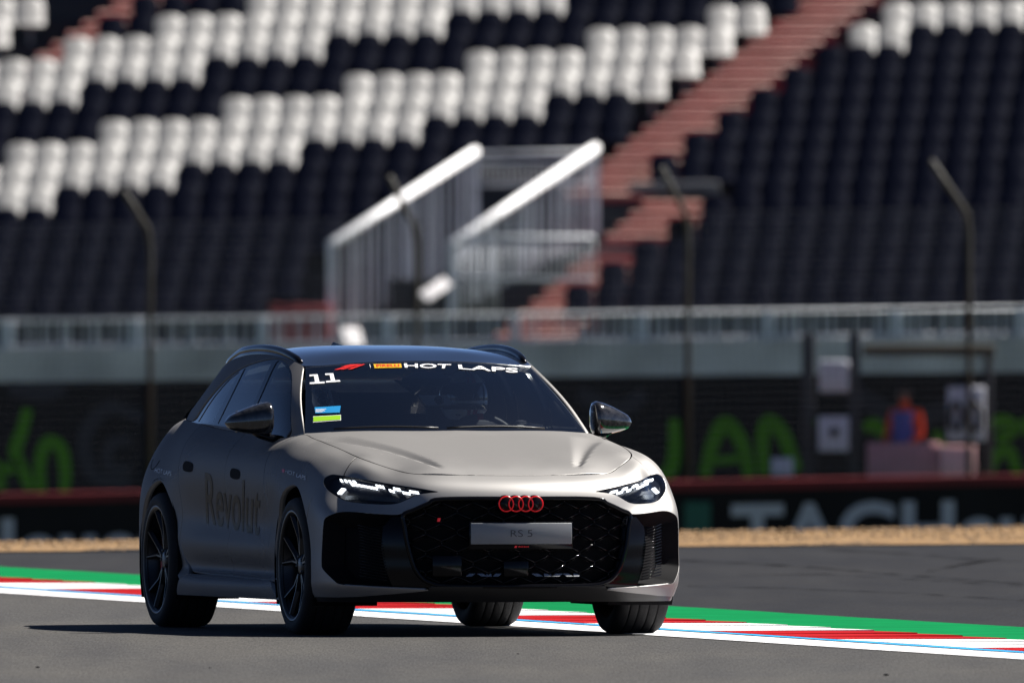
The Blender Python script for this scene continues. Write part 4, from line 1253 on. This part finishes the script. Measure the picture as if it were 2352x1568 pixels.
def flat_text(body, parent, mat, cx, y, cz, w, h, name, **kw):
    V, Fc = text_mesh(body, **kw)
    me = bpy.data.meshes.new(name)
    me.from_pydata([(cx + (v[0] - .5) * w, y, cz + (v[1] - .5) * h) for v in V], [], Fc)
    me.materials.append(mat)
    return obj(name, me, parent)
flat_text("RS", pl, M['ink'], -.0245, -.9535, pz + .001, .063, .034, "plate_lettering", offset=-.012)
flat_text("5", pl, M['ink'], .044, -.9535, pz + .001, .025, .034, "plate_lettering", offset=-.012)
flat_text("Audi Sport", pl, M['badge_red'], .012, -.9475, pz - .066, .056, .010, "sport_lettering", shear=.2, offset=.02)
MB().prism([(-.036, pz - .071), (-.024, pz - .071), (-.020, pz - .061), (-.032, pz - .061)], -.9476, -.9466).build("sport_emblem", M['badge_red'], pl)
(rx, rz_), = px_to_xz([(1235, 1461)], .01)
ge = loc(gf(np.array(rx), np.array(rz_)))
MB().prism([(rx - .008, rz_ - .009), (rx + .006, rz_ - .009), (rx + .010, rz_ + .009), (rx - .004, rz_ + .009)], ge[1] - .004, ge[1] + .004).build("grille_emblem", M['badge_red'], grille)

# black intake field (recessed), cheeks, walls, fins
intake = ([tuple(q) for q in ik] + A_line(float(ik[-1][0]), 0, jg, 5) + A_line(0, i_in, 1.0, 10))
cheek = inv_front_L(dens([(1100, 1450), (1136, 1450), (1143, 1502), (1152, 1550), (1167, 1594), (1188, 1624), (1214, 1642), (1214, 1655), (1102, 1648), (1082, 1600), (1070, 1540), (1075, 1480)], 10))
for s, mi in ((-1, True), (1, False)):
    it = panel("air_intake", SA, intake, M['matte_black'], car, mirror=mi, step=.2, scale=ASC, flange=0, off=-.115)
    # wall of the intake
    p0 = on_surf(ik, -.002) * np.array([s, 1, 1])
    inner = ik.copy(); cin = np.array([float(ik[:, 0].mean()) * .75, 5.2])
    p1 = on_surf(cin + (ik - cin) * .86, -.11) * np.array([s, 1, 1])
    mw = MB(); nI = len(ik)
    mw.add(list(loc(p0)) + list(loc(p1)), [(k, k + 1, nI + k + 1, nI + k) for k in range(nI - 1)], True)
    mw.build("intake_wall", M['matte_black'], it)
    panel("intake_cheek", SA, cheek, M['gloss_black'], it, mirror=mi, step=.15, scale=ASC, flange=.06, off=-.012)
    mf = MB()
    for k in range(18):
        v = 1478 + k * 8.4
        # seen on the picture-right lamp side
        q = inv_front_R([(1806 + (18 - k) * .9, v + 9), (1832 + (18 - k) * .7, v + 2), (1862, v - 6)])
        pts = on_surf(q, -.007) * np.array([s, 1, 1])
        mf.tube(list(loc(pts)), .0045, 5, flat=.6)
    mf.build("intake_fin", M['gloss_black'], it)
# lower black splitter across the middle, undertray
spl = A_line(0, float(lip[0][0]), 0, 16) + [tuple(q) for q in lip] + A_line(i_in, 0, 1.35, 8)
panel("front_splitter", SA, spl, M['satin_black'], car, both=True, step=.2, scale=ASC, flange=.06, off=-.004)
MB().box((0, 1.5, .205), (1.40, 4.1, .05)).build("underbody", M['matte_black'], car)
mb = MB()
mb.box((0, 1.45, .42), (1.30, 1.95, .38)).box((0, -.40, .42), (1.15, .62, .36)).box((0, 3.45, .5), (1.3, .7, .5))
mb.build("chassis_core", M['matte_black'], car)
# arch liners
for fc in (0, -2.90):
    for s in (-1, 1):
        mb = MB(); th = np.linspace(math.radians(-28), math.radians(208), 30); R2 = AR + .012
        vs = []
        for x in (.935 * s, .60 * s):
            vs += [(x, -(fc + R2 * math.cos(t)), .347 + R2 * math.sin(t)) for t in th]
        n = len(th); mb.add(vs, [(k, k + 1, n + k + 1, n + k) for k in range(n - 1)], True)
        mb.add(vs[n:] , [tuple(range(n))])
        mb.build("wheel_arch_liner", M['matte_black'], car)

# ---- wheels
def make_wheel(fc, s):
    w = empty("wheel", (s * .815, -fc, .347)); w.parent = car
    hw = .138; R = .3465
    prof = [(-hw * .92, .262), (-hw, .285), (-hw, .310), (-hw * .93, .333), (-hw * .80, .344)]
    for g in (-.072, -.026, .026, .072):
        prof += [(g - .020, R), (g - .005, R), (g - .0032, R - .0012), (g - .003, R - .006), (g + .003, R - .006), (g + .0032, R - .0012), (g + .005, R), (g + .020, R)]
    prof += [(hw * .80, .344), (hw * .93, .333), (hw, .310), (hw, .285), (hw * .92, .262)]
    MB().lathe(prof, 72, 'x').build("tyre", M['rubber'], w)
    rim = [(-.12, .262), (-.125, .268), (-.10, .250), (.05, .245), (.105, .256), (.124, .272), (.131, .283), (.136, .281), (.133, .268), (.118, .258)]
    rim = [(a * s, r) for a, r in rim]
    rm = MB().lathe(rim, 64, 'x').build("rim", M['rim'], w)
    mb = MB()
    for k in range(5):                                       # five Y-shaped double spokes
        a0 = 2 * math.pi * k / 5 + .31
        for da in (-.27, .27):
            def pt(r, a, d): return (s * d, r * math.cos(a), r * math.sin(a))
            r0, r1 = .055, .262
            for (wd, d0, d1) in ((.018, .118, .100), ):
                aa0, aa1 = a0 + da * .15, a0 + da
                p = []
                for (r, a, d, hwid) in ((r0, aa0, .088, .020), (.14, a0 + da * .55, .092, .015), (r1, aa1, .118, .013)):
                    t = hwid / r
                    p += [pt(r, a - t, d - .012), pt(r, a - t * .25, d + .006), pt(r, a + t * .25, d + .006), pt(r, a + t, d - .012), pt(r, a, d - .045)]
                fs = []
                for q in (0, 5):
                    for e in range(5): fs.append((q + e, q + (e + 1) % 5, q + 5 + (e + 1) % 5, q + 5 + e))
                mb.add(p, fs)
    mb.build("spokes", M['rim'], w)
    mb = MB(); mb.lathe([(s * .095, 0.0), (s * .095, .030), (s * .085, .062), (s * .04, .075)], 28, 'x')
    for k in range(5):
        a = 2 * math.pi * k / 5; mb.lathe([(s * .098, 0.0), (s * .098, .008), (s * .08, .009)], 10, 'x', (0, .05 * math.cos(a), .05 * math.sin(a)))
    mb.build("hub", M['rim'], w)
    MB().lathe([(s * .03, .08), (s * .03, .205), (s * .0, .205), (s * .0, .08)], 40, 'x', closed=True).build("brake_disc", M['disc'], w)
    cal = MB(); a = np.linspace(math.radians(-35), math.radians(35), 8)
    cal.tube([(s * .03, (-.19 if fc == 0 else .19) * math.cos(t), .19 * math.sin(t)) for t in a], .034, 8)
    cal.build("brake_caliper", M['caliper'], w)
    return w
for fc in (0, -2.90):
    for s in (-1, 1): make_wheel(fc, s)

# ---- mirrors
for s in (-1, 1):
    mr = empty("wing_mirror"); mr.parent = car
    cx, cf, cz = .955, -.86, 1.068
    nu, nv = 26, 18; vs = []; fs = []
    def mir_pt(u, v):                                        # u round the front face, v from inner to outer end
        t = v; h = .088 * (1 - .72 * t ** 1.9) * (1 - .04 * (1 - t)); d = .092 * (1 - .55 * t ** 2)
        cu_, su = math.cos(u), math.sin(u)
        sg = lambda q, e: math.copysign(abs(q) ** e, q)
        y = d * sg(cu_, .75); zz = h * sg(su, .72)
        if su > 0: zz *= 1.12 - .20 * t
        else: zz *= .95
        zc = .012 - .018 * t
        return (-.115 + .228 * t, y - .075 * t, zc + zz)
    tv = [0, .015, .05, .12, .22, .34, .46, .58, .70, .80, .88, .94, .975, .993, 1.0]
    for m, t in enumerate(tv):
        sc_ = {0: .25, 1: .72, 2: .92}.get(m, 1.0)
        if t > .85: sc_ *= max(.05, 1 - ((t - .85) / .15) ** 2.4)
        cx0, cy0, cz0 = -.115 + .228 * t, -.075 * t, .012 - .018 * t
        for k in range(nu):
            q = mir_pt(2 * math.pi * k / nu, t)
            vs.append((s * (cx + q[0]), -(cf + cy0 + (q[1] - cy0) * sc_), cz + cz0 + (q[2] - cz0) * sc_))
    for m in range(len(tv) - 1):
        for k in range(nu): fs.append((m * nu + k, m * nu + (k + 1) % nu, (m + 1) * nu + (k + 1) % nu, (m + 1) * nu + k))
    fs.append(tuple(range(nu))); fs.append(tuple((len(tv) - 1) * nu + k for k in range(nu)))
    MB().add(vs, fs, True).build("mirror_cap", M['carbon'], mr)
    mb = MB(); mb.tube([(s * .80, .84, .975), (s * .85, .85, .985), (s * .90, .86, 1.00), (s * .93, .865, 1.02)], [.035, .03, .028, .03], 10, flat=.7)
    mb.build("mirror_stalk", M['gloss_black'], mr)
    MB().box((s * .935, .945, 1.068), (.15, .006, .11), bev=.002).build("mirror_glass", M['silver'], mr)

# ---- door handles (recessed black pockets)
for fc, zz, dn in ((-2.27, .835, 'r'), (-1.28, .805, 'f')):
    for s, mi in ((-1, True), (1, False)):
        q = fzp(smooth_poly([(fc - .085, zz - .022), (fc + .085, zz - .030), (fc + .095, zz + .012), (fc - .075, zz + .022)], 4))
        h = panel("door_handle", SA, q, M['matte_black'], car, mirror=mi, step=.10, scale=ASC, flange=0, off=.0025)
# fuel flap line
for mi in (True,):
    th = np.linspace(math.pi * .05, math.pi * .98, 14)
    q = inv_fz([(-3.16 + .10 * math.cos(t), .865 - .055 * math.sin(t)) for t in th])
    p = on_surf(q, .0015) * mir
    MB().tube(list(loc(p)), .0013, 5).build("fuel_flap_seam", M['gap'], car)
# ------------------------------------------------------------------ lettering and stickers on the car
def decal(name, body, quad, inv, func, mat, parent, off=.0015, s=1, maxlen=.05, **kw):
    """lay lettering on a body surface; quad = corners (bl, br, tr, tl)"""
    V, Fc = text_mesh(body, **kw) if isinstance(body, str) else body
    V, Fc = sub_faces(V, Fc, maxlen)
    q = np.array(quad, float); a, b = V[:, 0:1], V[:, 1:2]
    px = q[0] * (1 - a) * (1 - b) + q[1] * a * (1 - b) + q[2] * a * b + q[3] * (1 - a) * b
    ab = inv(px)
    p, n = normals_of(func, ab[:, 0], ab[:, 1], REF_T if func is wind else REF)
    p = (p + n * off) * np.array([s, 1, 1])
    me = bpy.data.meshes.new(name); me.from_pydata([tuple(v) for v in loc(p)], [], [f[::-1] for f in Fc] if s > 0 else Fc)
    me.materials.append(mat); return obj(name, me, parent)
def c5(pts): return [(840 + x / 3.675, 960 + y / 3.675) for x, y in pts]
box_shape = (np.array([(0, 0, 0), (1, 0, 0), (1, 1, 0), (0, 1, 0)], float), [(0, 1, 2, 3)])
def poly_shape(polys):
    V = []; Fc = []
    for p in polys:
        b = len(V); V += [(x, y, 0) for x, y in p]; Fc.append(tuple(range(b, b + len(p))))
    return np.array(V, float), Fc
banner = empty("windscreen_banner"); banner.parent = car
# slanted red racing mark: lower swoosh, upper swoosh, upright
f1 = poly_shape([[(0, 0), (.20, .42), (.30, .56), (.46, .62), (.70, .62), (.60, .40), (.46, .40), (.36, .34), (.19, 0)],
                 [(.24, 0), (.36, .22), (.44, .32), (.56, .33), (.57, .33), (.48, .13), (.40, .0)],
                 [(.06, .35), (.16, .60), (.28, .86), (.44, 1.0), (.83, 1.0), (.74, .72), (.46, .72), (.34, .64), (.24, .48)][:0] or [(.12, .52), (.24, .82), (.40, 1.0), (.84, 1.0), (.72, .70), (.44, .70), (.30, .62)],
                 [(.60, 0), (.78, 0), (1.0, 1.0), (.88, 1.0)]])
decal("race_mark", f1, c5([(368, 298), (600, 290), (690, 240), (458, 246)][:2] + [(690, 240), (440, 247)]), inv_wind, wind, M['red_vinyl'], banner, .004)
decal("banner_divider", box_shape, c5([(742, 278), (746, 278), (736, 242), (732, 242)]), inv_wind, wind, M['white_vinyl'], banner, .004)
decal("tyre_maker_patch", box_shape, c5([(785, 280), (1066, 274), (1058, 234), (772, 238)]), inv_wind, wind, M['yellow_vinyl'], banner, .003)
decal("tyre_maker_lettering", "PIRELLI", c5([(810, 270), (1042, 266), (1036, 242), (800, 246)]), inv_wind, wind, M['red_vinyl'], banner, .005, offset=.012)
decal("banner_lettering", "HOT", c5([(1098, 276), (1560, 284), (1592, 240), (1085, 234)][:2] + [(1575, 241), (1088, 233)]), inv_wind, wind, M['white_vinyl'], banner, .004, offset=.016)
decal("banner_lettering", "LAPS", c5([(1655, 290), (2262, 330), (2266, 282), (1645, 246)]), inv_wind, wind, M['white_vinyl'], banner, .004, offset=.016)
one = poly_shape([[(0, 0), (1, 0), (1, .17), (0, .17)], [(.36, .17), (.66, .17), (.66, 1.0), (.36, 1.0)], [(0, .84), (.36, .84), (.36, 1.0), (0, 1.0)]])
num = empty("start_number"); num.parent = car
decal("number_digit", one, c5([(116, 446), (272, 436), (240, 342), (112, 350)]), inv_wind, wind, M['white_vinyl'], num, .004)
decal("number_digit", one, c5([(284, 430), (432, 420), (400, 332), (274, 338)]), inv_wind, wind, M['white_vinyl'], num, .004)
decal("access_sticker", box_shape, c5([(172, 746), (424, 738), (436, 668), (166, 684)]), inv_wind, wind, M['blue_vinyl'], car, .003)
prn = poly_shape([[(0, y), (w, y), (w, y + .12), (0, y + .12)] for y, w in ((.0, .65), (.28, .9), (.56, .8), (.84, 1.0))])
decal("access_sticker_print", prn, c5([(176, 738), (286, 734), (286, 702), (176, 706)]), inv_wind, wind, M['white_vinyl'], car, .005)
decal("lime_sticker_border", box_shape, c5([(148, 840), (438, 818), (436, 762), (150, 778)]), inv_wind, wind, M['white_vinyl'], car, .003)
decal("lime_sticker", box_shape, c5([(152, 834), (434, 813), (433, 768), (154, 783)]), inv_wind, wind, M['lime_vinyl'], car, .0045)
# sides
for s, inv, fn in ((-1, inv_side_L, SAm),):
    decal("fender_lettering", "HOT LAPS", cA([(1232, 1192), (1398, 1250), (1404, 1218), (1240, 1162)]), inv_side_L, SA, M['white_vinyl'], car, .006, s=-1, offset=-.01)
    decal("fender_mark", box_shape, cA([(1206, 1186), (1226, 1192), (1232, 1164), (1210, 1158)]), inv_side_L, SA, M['red_vinyl'], car, .006, s=-1)
    decal("quarter_lettering", "HOT LAPS", cA([(166, 1186), (302, 1214), (306, 1178), (172, 1150)]), inv_side_L, SA, M['white_vinyl'], car, .006, s=-1, offset=-.01)
    decal("door_lettering", "Revolut", cC([(585, 500), (1015, 600), (1030, 170), (572, 80)]), inv_side_L, SA, M['bronze_vinyl'], car, .0025, s=-1, offset=.01, maxlen=.035)

# ------------------------------------------------------------------ interior
cab = empty("interior"); cab.parent = car
mb = MB()
dp = [(-.45, 1.0), (-.60, 1.005), (-.85, 1.02), (-1.05, 1.00), (-1.12, .93), (-1.10, .80)]
n = len(dp); vs = []
for x in np.linspace(-.72, .72, 9):
    vs += [(x, -(f - .06 * (x / .72) ** 2), z - .02 * (x / .72) ** 2) for f, z in dp]
mb.add(vs, [(i * n + k, i * n + k + 1, (i + 1) * n + k + 1, (i + 1) * n + k) for i in range(8) for k in range(n - 1)], True)
mb.box((.37, 1.03, 1.025), (.36, .16, .05), bev=.02)
mb.build("dashboard", M['dash'], cab)
for s in (-1, 1):
    st_ = empty("front_seat"); st_.parent = cab
    mb = MB()
    prof = [(-.24, .62), (-.25, .80), (-.22, .98), (-.15, 1.06), (.15, 1.06), (.22, .98), (.25, .80), (.24, .62)]
    mb.prism([(x + s * .37, z) for x, z in prof], 1.80, 1.94)
    mb.build("seat_back", M['seat_cloth'], st_)
    mb = MB(); mb.box((s * .37, 1.90, 1.13), (.27, .10, .19), bev=.035); mb.build("headrest", M['seat_cloth'], st_)
    MB().box((s * .37, 1.50, .60), (.50, .56, .16), bev=.05).build("seat_cushion", M['seat_cloth'], st_)
MB().box((0, 2.75, .92), (1.25, .16, .36), bev=.05).build("rear_seat", M['seat_cloth'], cab)
MB().box((0, 2.2, .52), (1.4, 2.6, .10)).build("cabin_floor", M['matte_black'], cab)
for s in (-1, 1):
    mb = MB(); mb.add([(s * .70, 1.0, .62), (s * .70, 3.3, .62), (s * .70, 3.3, 1.03), (s * .765, 1.0, 1.0)], [(0, 1, 2, 3)]); mb.build("door_card", M['dash'], cab)
MB().add([(-.55, 1.35, 1.368), (.55, 1.35, 1.368), (.5, 3.2, 1.27), (-.5, 3.2, 1.27)], [(0, 1, 2, 3)]).build("roof_lining", M['seat_cloth'], cab)
# steering wheel with orange centre mark
sw = empty("steering_wheel"); sw.parent = cab
swc = Vector((.37, 1.26, .93)); tilt = Matrix.Rotation(math.radians(-24), 3, 'X')
mb = MB(); mb.tube([swc + tilt @ Vector((.185 * math.cos(t), 0, .175 * math.sin(t))) for t in np.linspace(0, 2 * math.pi, 40)], .016, 8, cap=False)
mb.box(swc, (.16, .05, .10), bev=.015); mb.box(swc, (.34, .02, .03)); mb.build("wheel_rim", M['dash'], sw)
mb = MB(); mb.tube([swc + tilt @ Vector((.185 * math.cos(t), 0, .175 * math.sin(t))) for t in np.linspace(1.48, 1.66, 6)], .0172, 8); mb.build("centre_mark", M['red_vinyl'], sw)
# sensor cover at the top of the screen
(ax, bx2, cx2, dx2) = inv_wind(c5([(1068, 342), (1582, 342), (1440, 288), (1200, 288)]))
mb = MB(); q = []
for ab, o in ((ax, -.02), (bx2, -.02), (cx2, -.012), (dx2, -.012)):
    p, n_ = normals_of(wind, np.array([ab[0]]), np.array([ab[1]]), REF_T); q.append((p[0], n_[0], o))
mb.add([tuple(loc(p + n_ * o)) for p, n_, o in q] + [tuple(loc(p + n_ * (o - .04))) for p, n_, o in q],
       [(0, 1, 2, 3), (7, 6, 5, 4), (0, 4, 5, 1), (1, 5, 6, 2), (2, 6, 7, 3), (3, 7, 4, 0)])
mb.build("sensor_cover", P("grey_cover", (.16, .19, .20), rough=.5), cab)

# things fixed inside the screen
CARM = Matrix.Translation((CX, CD, 0)) @ Matrix.Rotation(PSI, 4, 'Z')
def on_screen(u, v, depth):
    ab = inv_wind([(u, v)]); p, n_ = normals_of(wind, ab[:, 0], ab[:, 1], REF_T)
    return Vector(loc(p + n_ * -depth)[0])
def world_empty(name, lp, label, cat):
    o = empty(name, CARM @ lp, PSI, label, cat); return o
c1 = world_empty("onboard_camera", on_screen(903, 1102, .045), "pale double-lens onboard camera inside the windscreen under the number 11", "camera")
c1.rotation_euler = (math.radians(-45), 0, PSI)
MB().box((0, 0, 0), (.108, .035, .128), bev=.012).build("camera_body", M['white_plastic'], c1)
for dz in (.031, -.028):
    mb = MB(); mb.lathe([(-.030, 0), (-.028, .012), (-.020, .020), (-.012, .024)], 24, 'y', (0, 0, dz)); mb.build("camera_lens", M['lens_dark'], c1)
    mb = MB(); mb.lathe([(-.017, .026), (-.024, .028), (-.024, .033), (-.017, .036)], 24, 'y', (0, 0, dz)); mb.build("lens_ring", M['silver'], c1)
c2 = world_empty("dash_camera", on_screen(1228, 1093, .07), "pale flat dash camera hanging below the rear-view mirror mount", "camera")
c2.rotation_euler = (math.radians(-24), 0, PSI)
MB().prism([(-.085, .028), (.062, .028), (.085, -.012), (.075, -.028), (-.052, -.028)], -.012, .016).build("camera_body", M['white_plastic'], c2)
mb = MB(); mb.lathe([(-.030, 0), (-.027, .014), (-.018, .022), (-.010, .026)], 24, 'y', (.018, 0, 0)); mb.build("camera_lens", M['lens_dark'], c2)
MB().tube([(.0, .01, .025), (.0, .02, .075)], .022, 10).build("mount", M['satin_black'], c2)

# ------------------------------------------------------------------ people
def skin_body(name, verts, edges, radii, mat, parent, root=0, sub=2):
    me = bpy.data.meshes.new(name); me.from_pydata([tuple(v) for v in verts], edges, [])
    o = obj(name, me, parent)
    o.modifiers.new("skin", 'SKIN')
    sv = me.skin_vertices[0].data
    for k, r in enumerate(radii): sv[k].radius = (r if isinstance(r, tuple) else (r, r)); sv[k].use_root = (k == root)
    s = o.modifiers.new("sub", 'SUBSURF'); s.levels = sub; s.render_levels = sub
    me.materials.append(mat); return o
def hand(V, E, R, wrist, fwd, side, thumb_side, curl=.5):
    """palm, four fingers of different length and a thumb leaving the side of the palm"""
    fwd, side = Vector(fwd).normalized(), Vector(side).normalized(); dn = fwd.cross(side)
    if dn.z > 0: dn = -dn
    pv = V[wrist] + fwd * .05; V.append(pv); R.append((.028, .02)); E.append((wrist, len(V) - 1)); palm = len(V) - 1
    for k, L in enumerate((.066, .076, .070, .054)):
        b = pv + fwd * .035 + side * (k - 1.5) * .021
        V.append(b); R.append(.0105); E.append((palm, len(V) - 1))
        m = b + (fwd * (1 - curl * .4) + dn * curl * .7).normalized() * L * .5
        V.append(m); R.append(.0092); E.append((len(V) - 2, len(V) - 1))
        t = m + (fwd * (1 - curl * 1.2) + dn * curl * 1.3).normalized() * L * .5
        V.append(t); R.append(.0078); E.append((len(V) - 2, len(V) - 1))
    b = pv - fwd * .015 + side * thumb_side * .034
    V.append(b); R.append(.012); E.append((palm, len(V) - 1))
    m = b + (fwd * .7 + side * thumb_side * .6 + dn * curl * .4).normalized() * .035
    V.append(m); R.append(.010); E.append((len(V) - 2, len(V) - 1))
    V.append(m + (fwd * .9 + dn * curl * .5).normalized() * .028); R.append(.0085); E.append((len(V) - 2, len(V) - 1))

drv = empty("person", CARM @ Vector((.37, 1.60, .62)), PSI, "driver in white helmet with red stripes behind the steering wheel", "person")
V = [Vector(v) for v in ((0, .06, .06), (0, .10, .22), (0, .12, .38), (0, .10, .46), (0, .06, .54),
     (.19, .10, .40), (.25, -.06, .24), (.17, -.30, .33), (-.19, .10, .40), (-.25, -.06, .24), (-.17, -.30, .33),
     (.10, -.02, .04), (.13, -.42, .10), (.12, -.72, -.20), (-.10, -.02, .04), (-.13, -.42, .10), (-.12, -.72, -.20), (.12, -.80, -.26), (-.12, -.80, -.26))]
E = [(0, 1), (1, 2), (2, 3), (3, 4), (2, 5), (5, 6), (6, 7), (2, 8), (8, 9), (9, 10), (0, 11), (11, 12), (12, 13), (0, 14), (14, 15), (15, 16), (13, 17), (16, 18)]
R = [(.15, .11), (.15, .11), (.16, .11), (.07, .07), (.06, .06), .065, .05, .034, .065, .05, .034, .085, .062, .045, .085, .062, .045, .04, .04]
hand(V, E, R, 7, (0, -.4, 1), (0, -1, -.4), 1, .8); hand(V, E, R, 10, (0, -.4, 1), (0, -1, -.4), 1, .8)
skin_body("body", V, E, R, M['suit'], drv)
# helmet: shell, visor, chin bar with stripes
hc = Vector((0, .05, .565))
def ell(t, ph): return (math.cos(ph) * math.sin(t), -math.cos(ph) * math.cos(t), math.sin(ph))
def helm_patch(name, t0, t1, p0, p1, r, mat, nt=20, np_=14):
    vs = []; fs = []
    for i in range(nt + 1):
        for j in range(np_ + 1):
            e = ell(t0 + (t1 - t0) * i / nt, p0 + (p1 - p0) * j / np_)
            dep = .142 if e[1] > 0 else (.150 + (.016 if e[2] < -.15 else 0))
            vs.append((hc.x + e[0] * .128 * r, hc.y + e[1] * dep * r, hc.z + e[2] * .142 * r))
    for i in range(nt):
        for j in range(np_): fs.append((i * (np_ + 1) + j, (i + 1) * (np_ + 1) + j, (i + 1) * (np_ + 1) + j + 1, i * (np_ + 1) + j + 1))
    return MB().add(vs, fs, True).build(name, mat, hel)
hel = empty("helmet"); hel.parent = drv
D = math.radians
helm_patch("helmet_shell", -math.pi, math.pi, D(-52), D(90), 1.0, M['helmet_white'], 48, 24)
helm_patch("visor", D(-82), D(82), D(-24), D(32), 1.02, M['visor'])
for a in (-.17, .10):
    helm_patch("helmet_stripe", a, a + (.15 if a < 0 else .22), D(-51), D(-25), 1.012, M['helmet_red'], 4, 8)
    helm_patch("helmet_stripe", a, a + (.15 if a < 0 else .22), D(33), D(85), 1.012, M['helmet_red'], 4, 12)
for a in (-.62, .62):
    helm_patch("helmet_vent", a - .12, a + .12, D(-40), D(-36), 1.012, M['visor'], 4, 2)
# ------------------------------------------------------------------ the marshal behind the counter
M['jacket'] = P("orange_overall", (.80, .075, .016), rough=.8, var=.1, vscale=6)
M['vest'] = P("blue_vest", (.11, .12, .42), rough=.8)
M['skin'] = P("skin", (.12, .07, .05), rough=.6)
M['hair'] = P("dark_hair", (.012, .010, .009), rough=.7)
mz = W(2080, 885, MD + .35)
mar = empty("person", (mz.x, mz.y, mz.z - 1.74), math.radians(-34), "marshal in orange overall and blue tabard standing behind the pink counter", "person")
V = [Vector(v) for v in ((0, 0, .98), (0, .01, 1.15), (0, .0, 1.36), (0, -.01, 1.46), (0, -.02, 1.53), (0, -.03, 1.63), (0, -.02, 1.70),
     (.19, .01, 1.40), (.25, -.02, 1.14), (.16, -.22, .98), (-.19, .01, 1.40), (-.25, -.02, 1.14), (-.16, -.22, .98),
     (.10, 0, .92), (.11, -.01, .50), (.11, .02, .09), (.12, -.10, .04), (-.10, 0, .92), (-.11, -.01, .50), (-.11, .02, .09), (-.12, -.10, .04))]
E = [(0, 1), (1, 2), (2, 3), (3, 4), (4, 5), (5, 6), (2, 7), (7, 8), (8, 9), (2, 10), (10, 11), (11, 12), (0, 13), (13, 14), (14, 15), (15, 16), (0, 17), (17, 18), (18, 19), (19, 20)]
R = [(.16, .11), (.155, .11), (.17, .11), (.065, .06), (.06, .06), (.078, .095), (.06, .075), .068, .052, .034, .068, .052, .034, .09, .062, .045, .045, .09, .062, .045, .045]
hand(V, E, R, 9, (0, -1, -.1), (1, 0, 0), -1, .4); hand(V, E, R, 12, (0, -1, -.1), (1, 0, 0), 1, .4)
body = skin_body("body", V, E, R, M['jacket'], mar)
body.data.materials.append(M['skin'])
# tabard over the chest, dark cap of hair
mb = MB(); vs = []
for i in range(9):
    z = 1.02 + .40 * i / 8
    for j in range(9):
        t = math.radians(-62 + 124 * j / 8); k = 1.06 + .02 * math.sin(i)
        vs.append((.172 * k * math.sin(t), -.128 * k * math.cos(t), z))
mb.add(vs, [(i * 9 + j, i * 9 + j + 1, (i + 1) * 9 + j + 1, (i + 1) * 9 + j) for i in range(8) for j in range(8)], True)
mb.build("tabard", M['vest'], mar)
mb = MB(); vs = []; n = 14
for i in range(8):
    ph = math.radians(-25 + 115 * i / 7)
    for j in range(n): t = 2 * math.pi * j / n; vs.append((.094 * math.cos(ph) * math.cos(t), -.02 + .108 * math.cos(ph) * math.sin(t), 1.655 + .105 * math.sin(ph)))
mb.add(vs, [(i * n + j, i * n + (j + 1) % n, (i + 1) * n + (j + 1) % n, (i + 1) * n + j) for i in range(7) for j in range(n)], True)
mb.build("hair", M['hair'], mar)
mb = MB(); mb.lathe([(1.56, .066), (1.60, .080), (1.66, .084), (1.70, .070)], 16, 'z', (0, -.045, 0)); mb.build("face", M['skin'], mar)
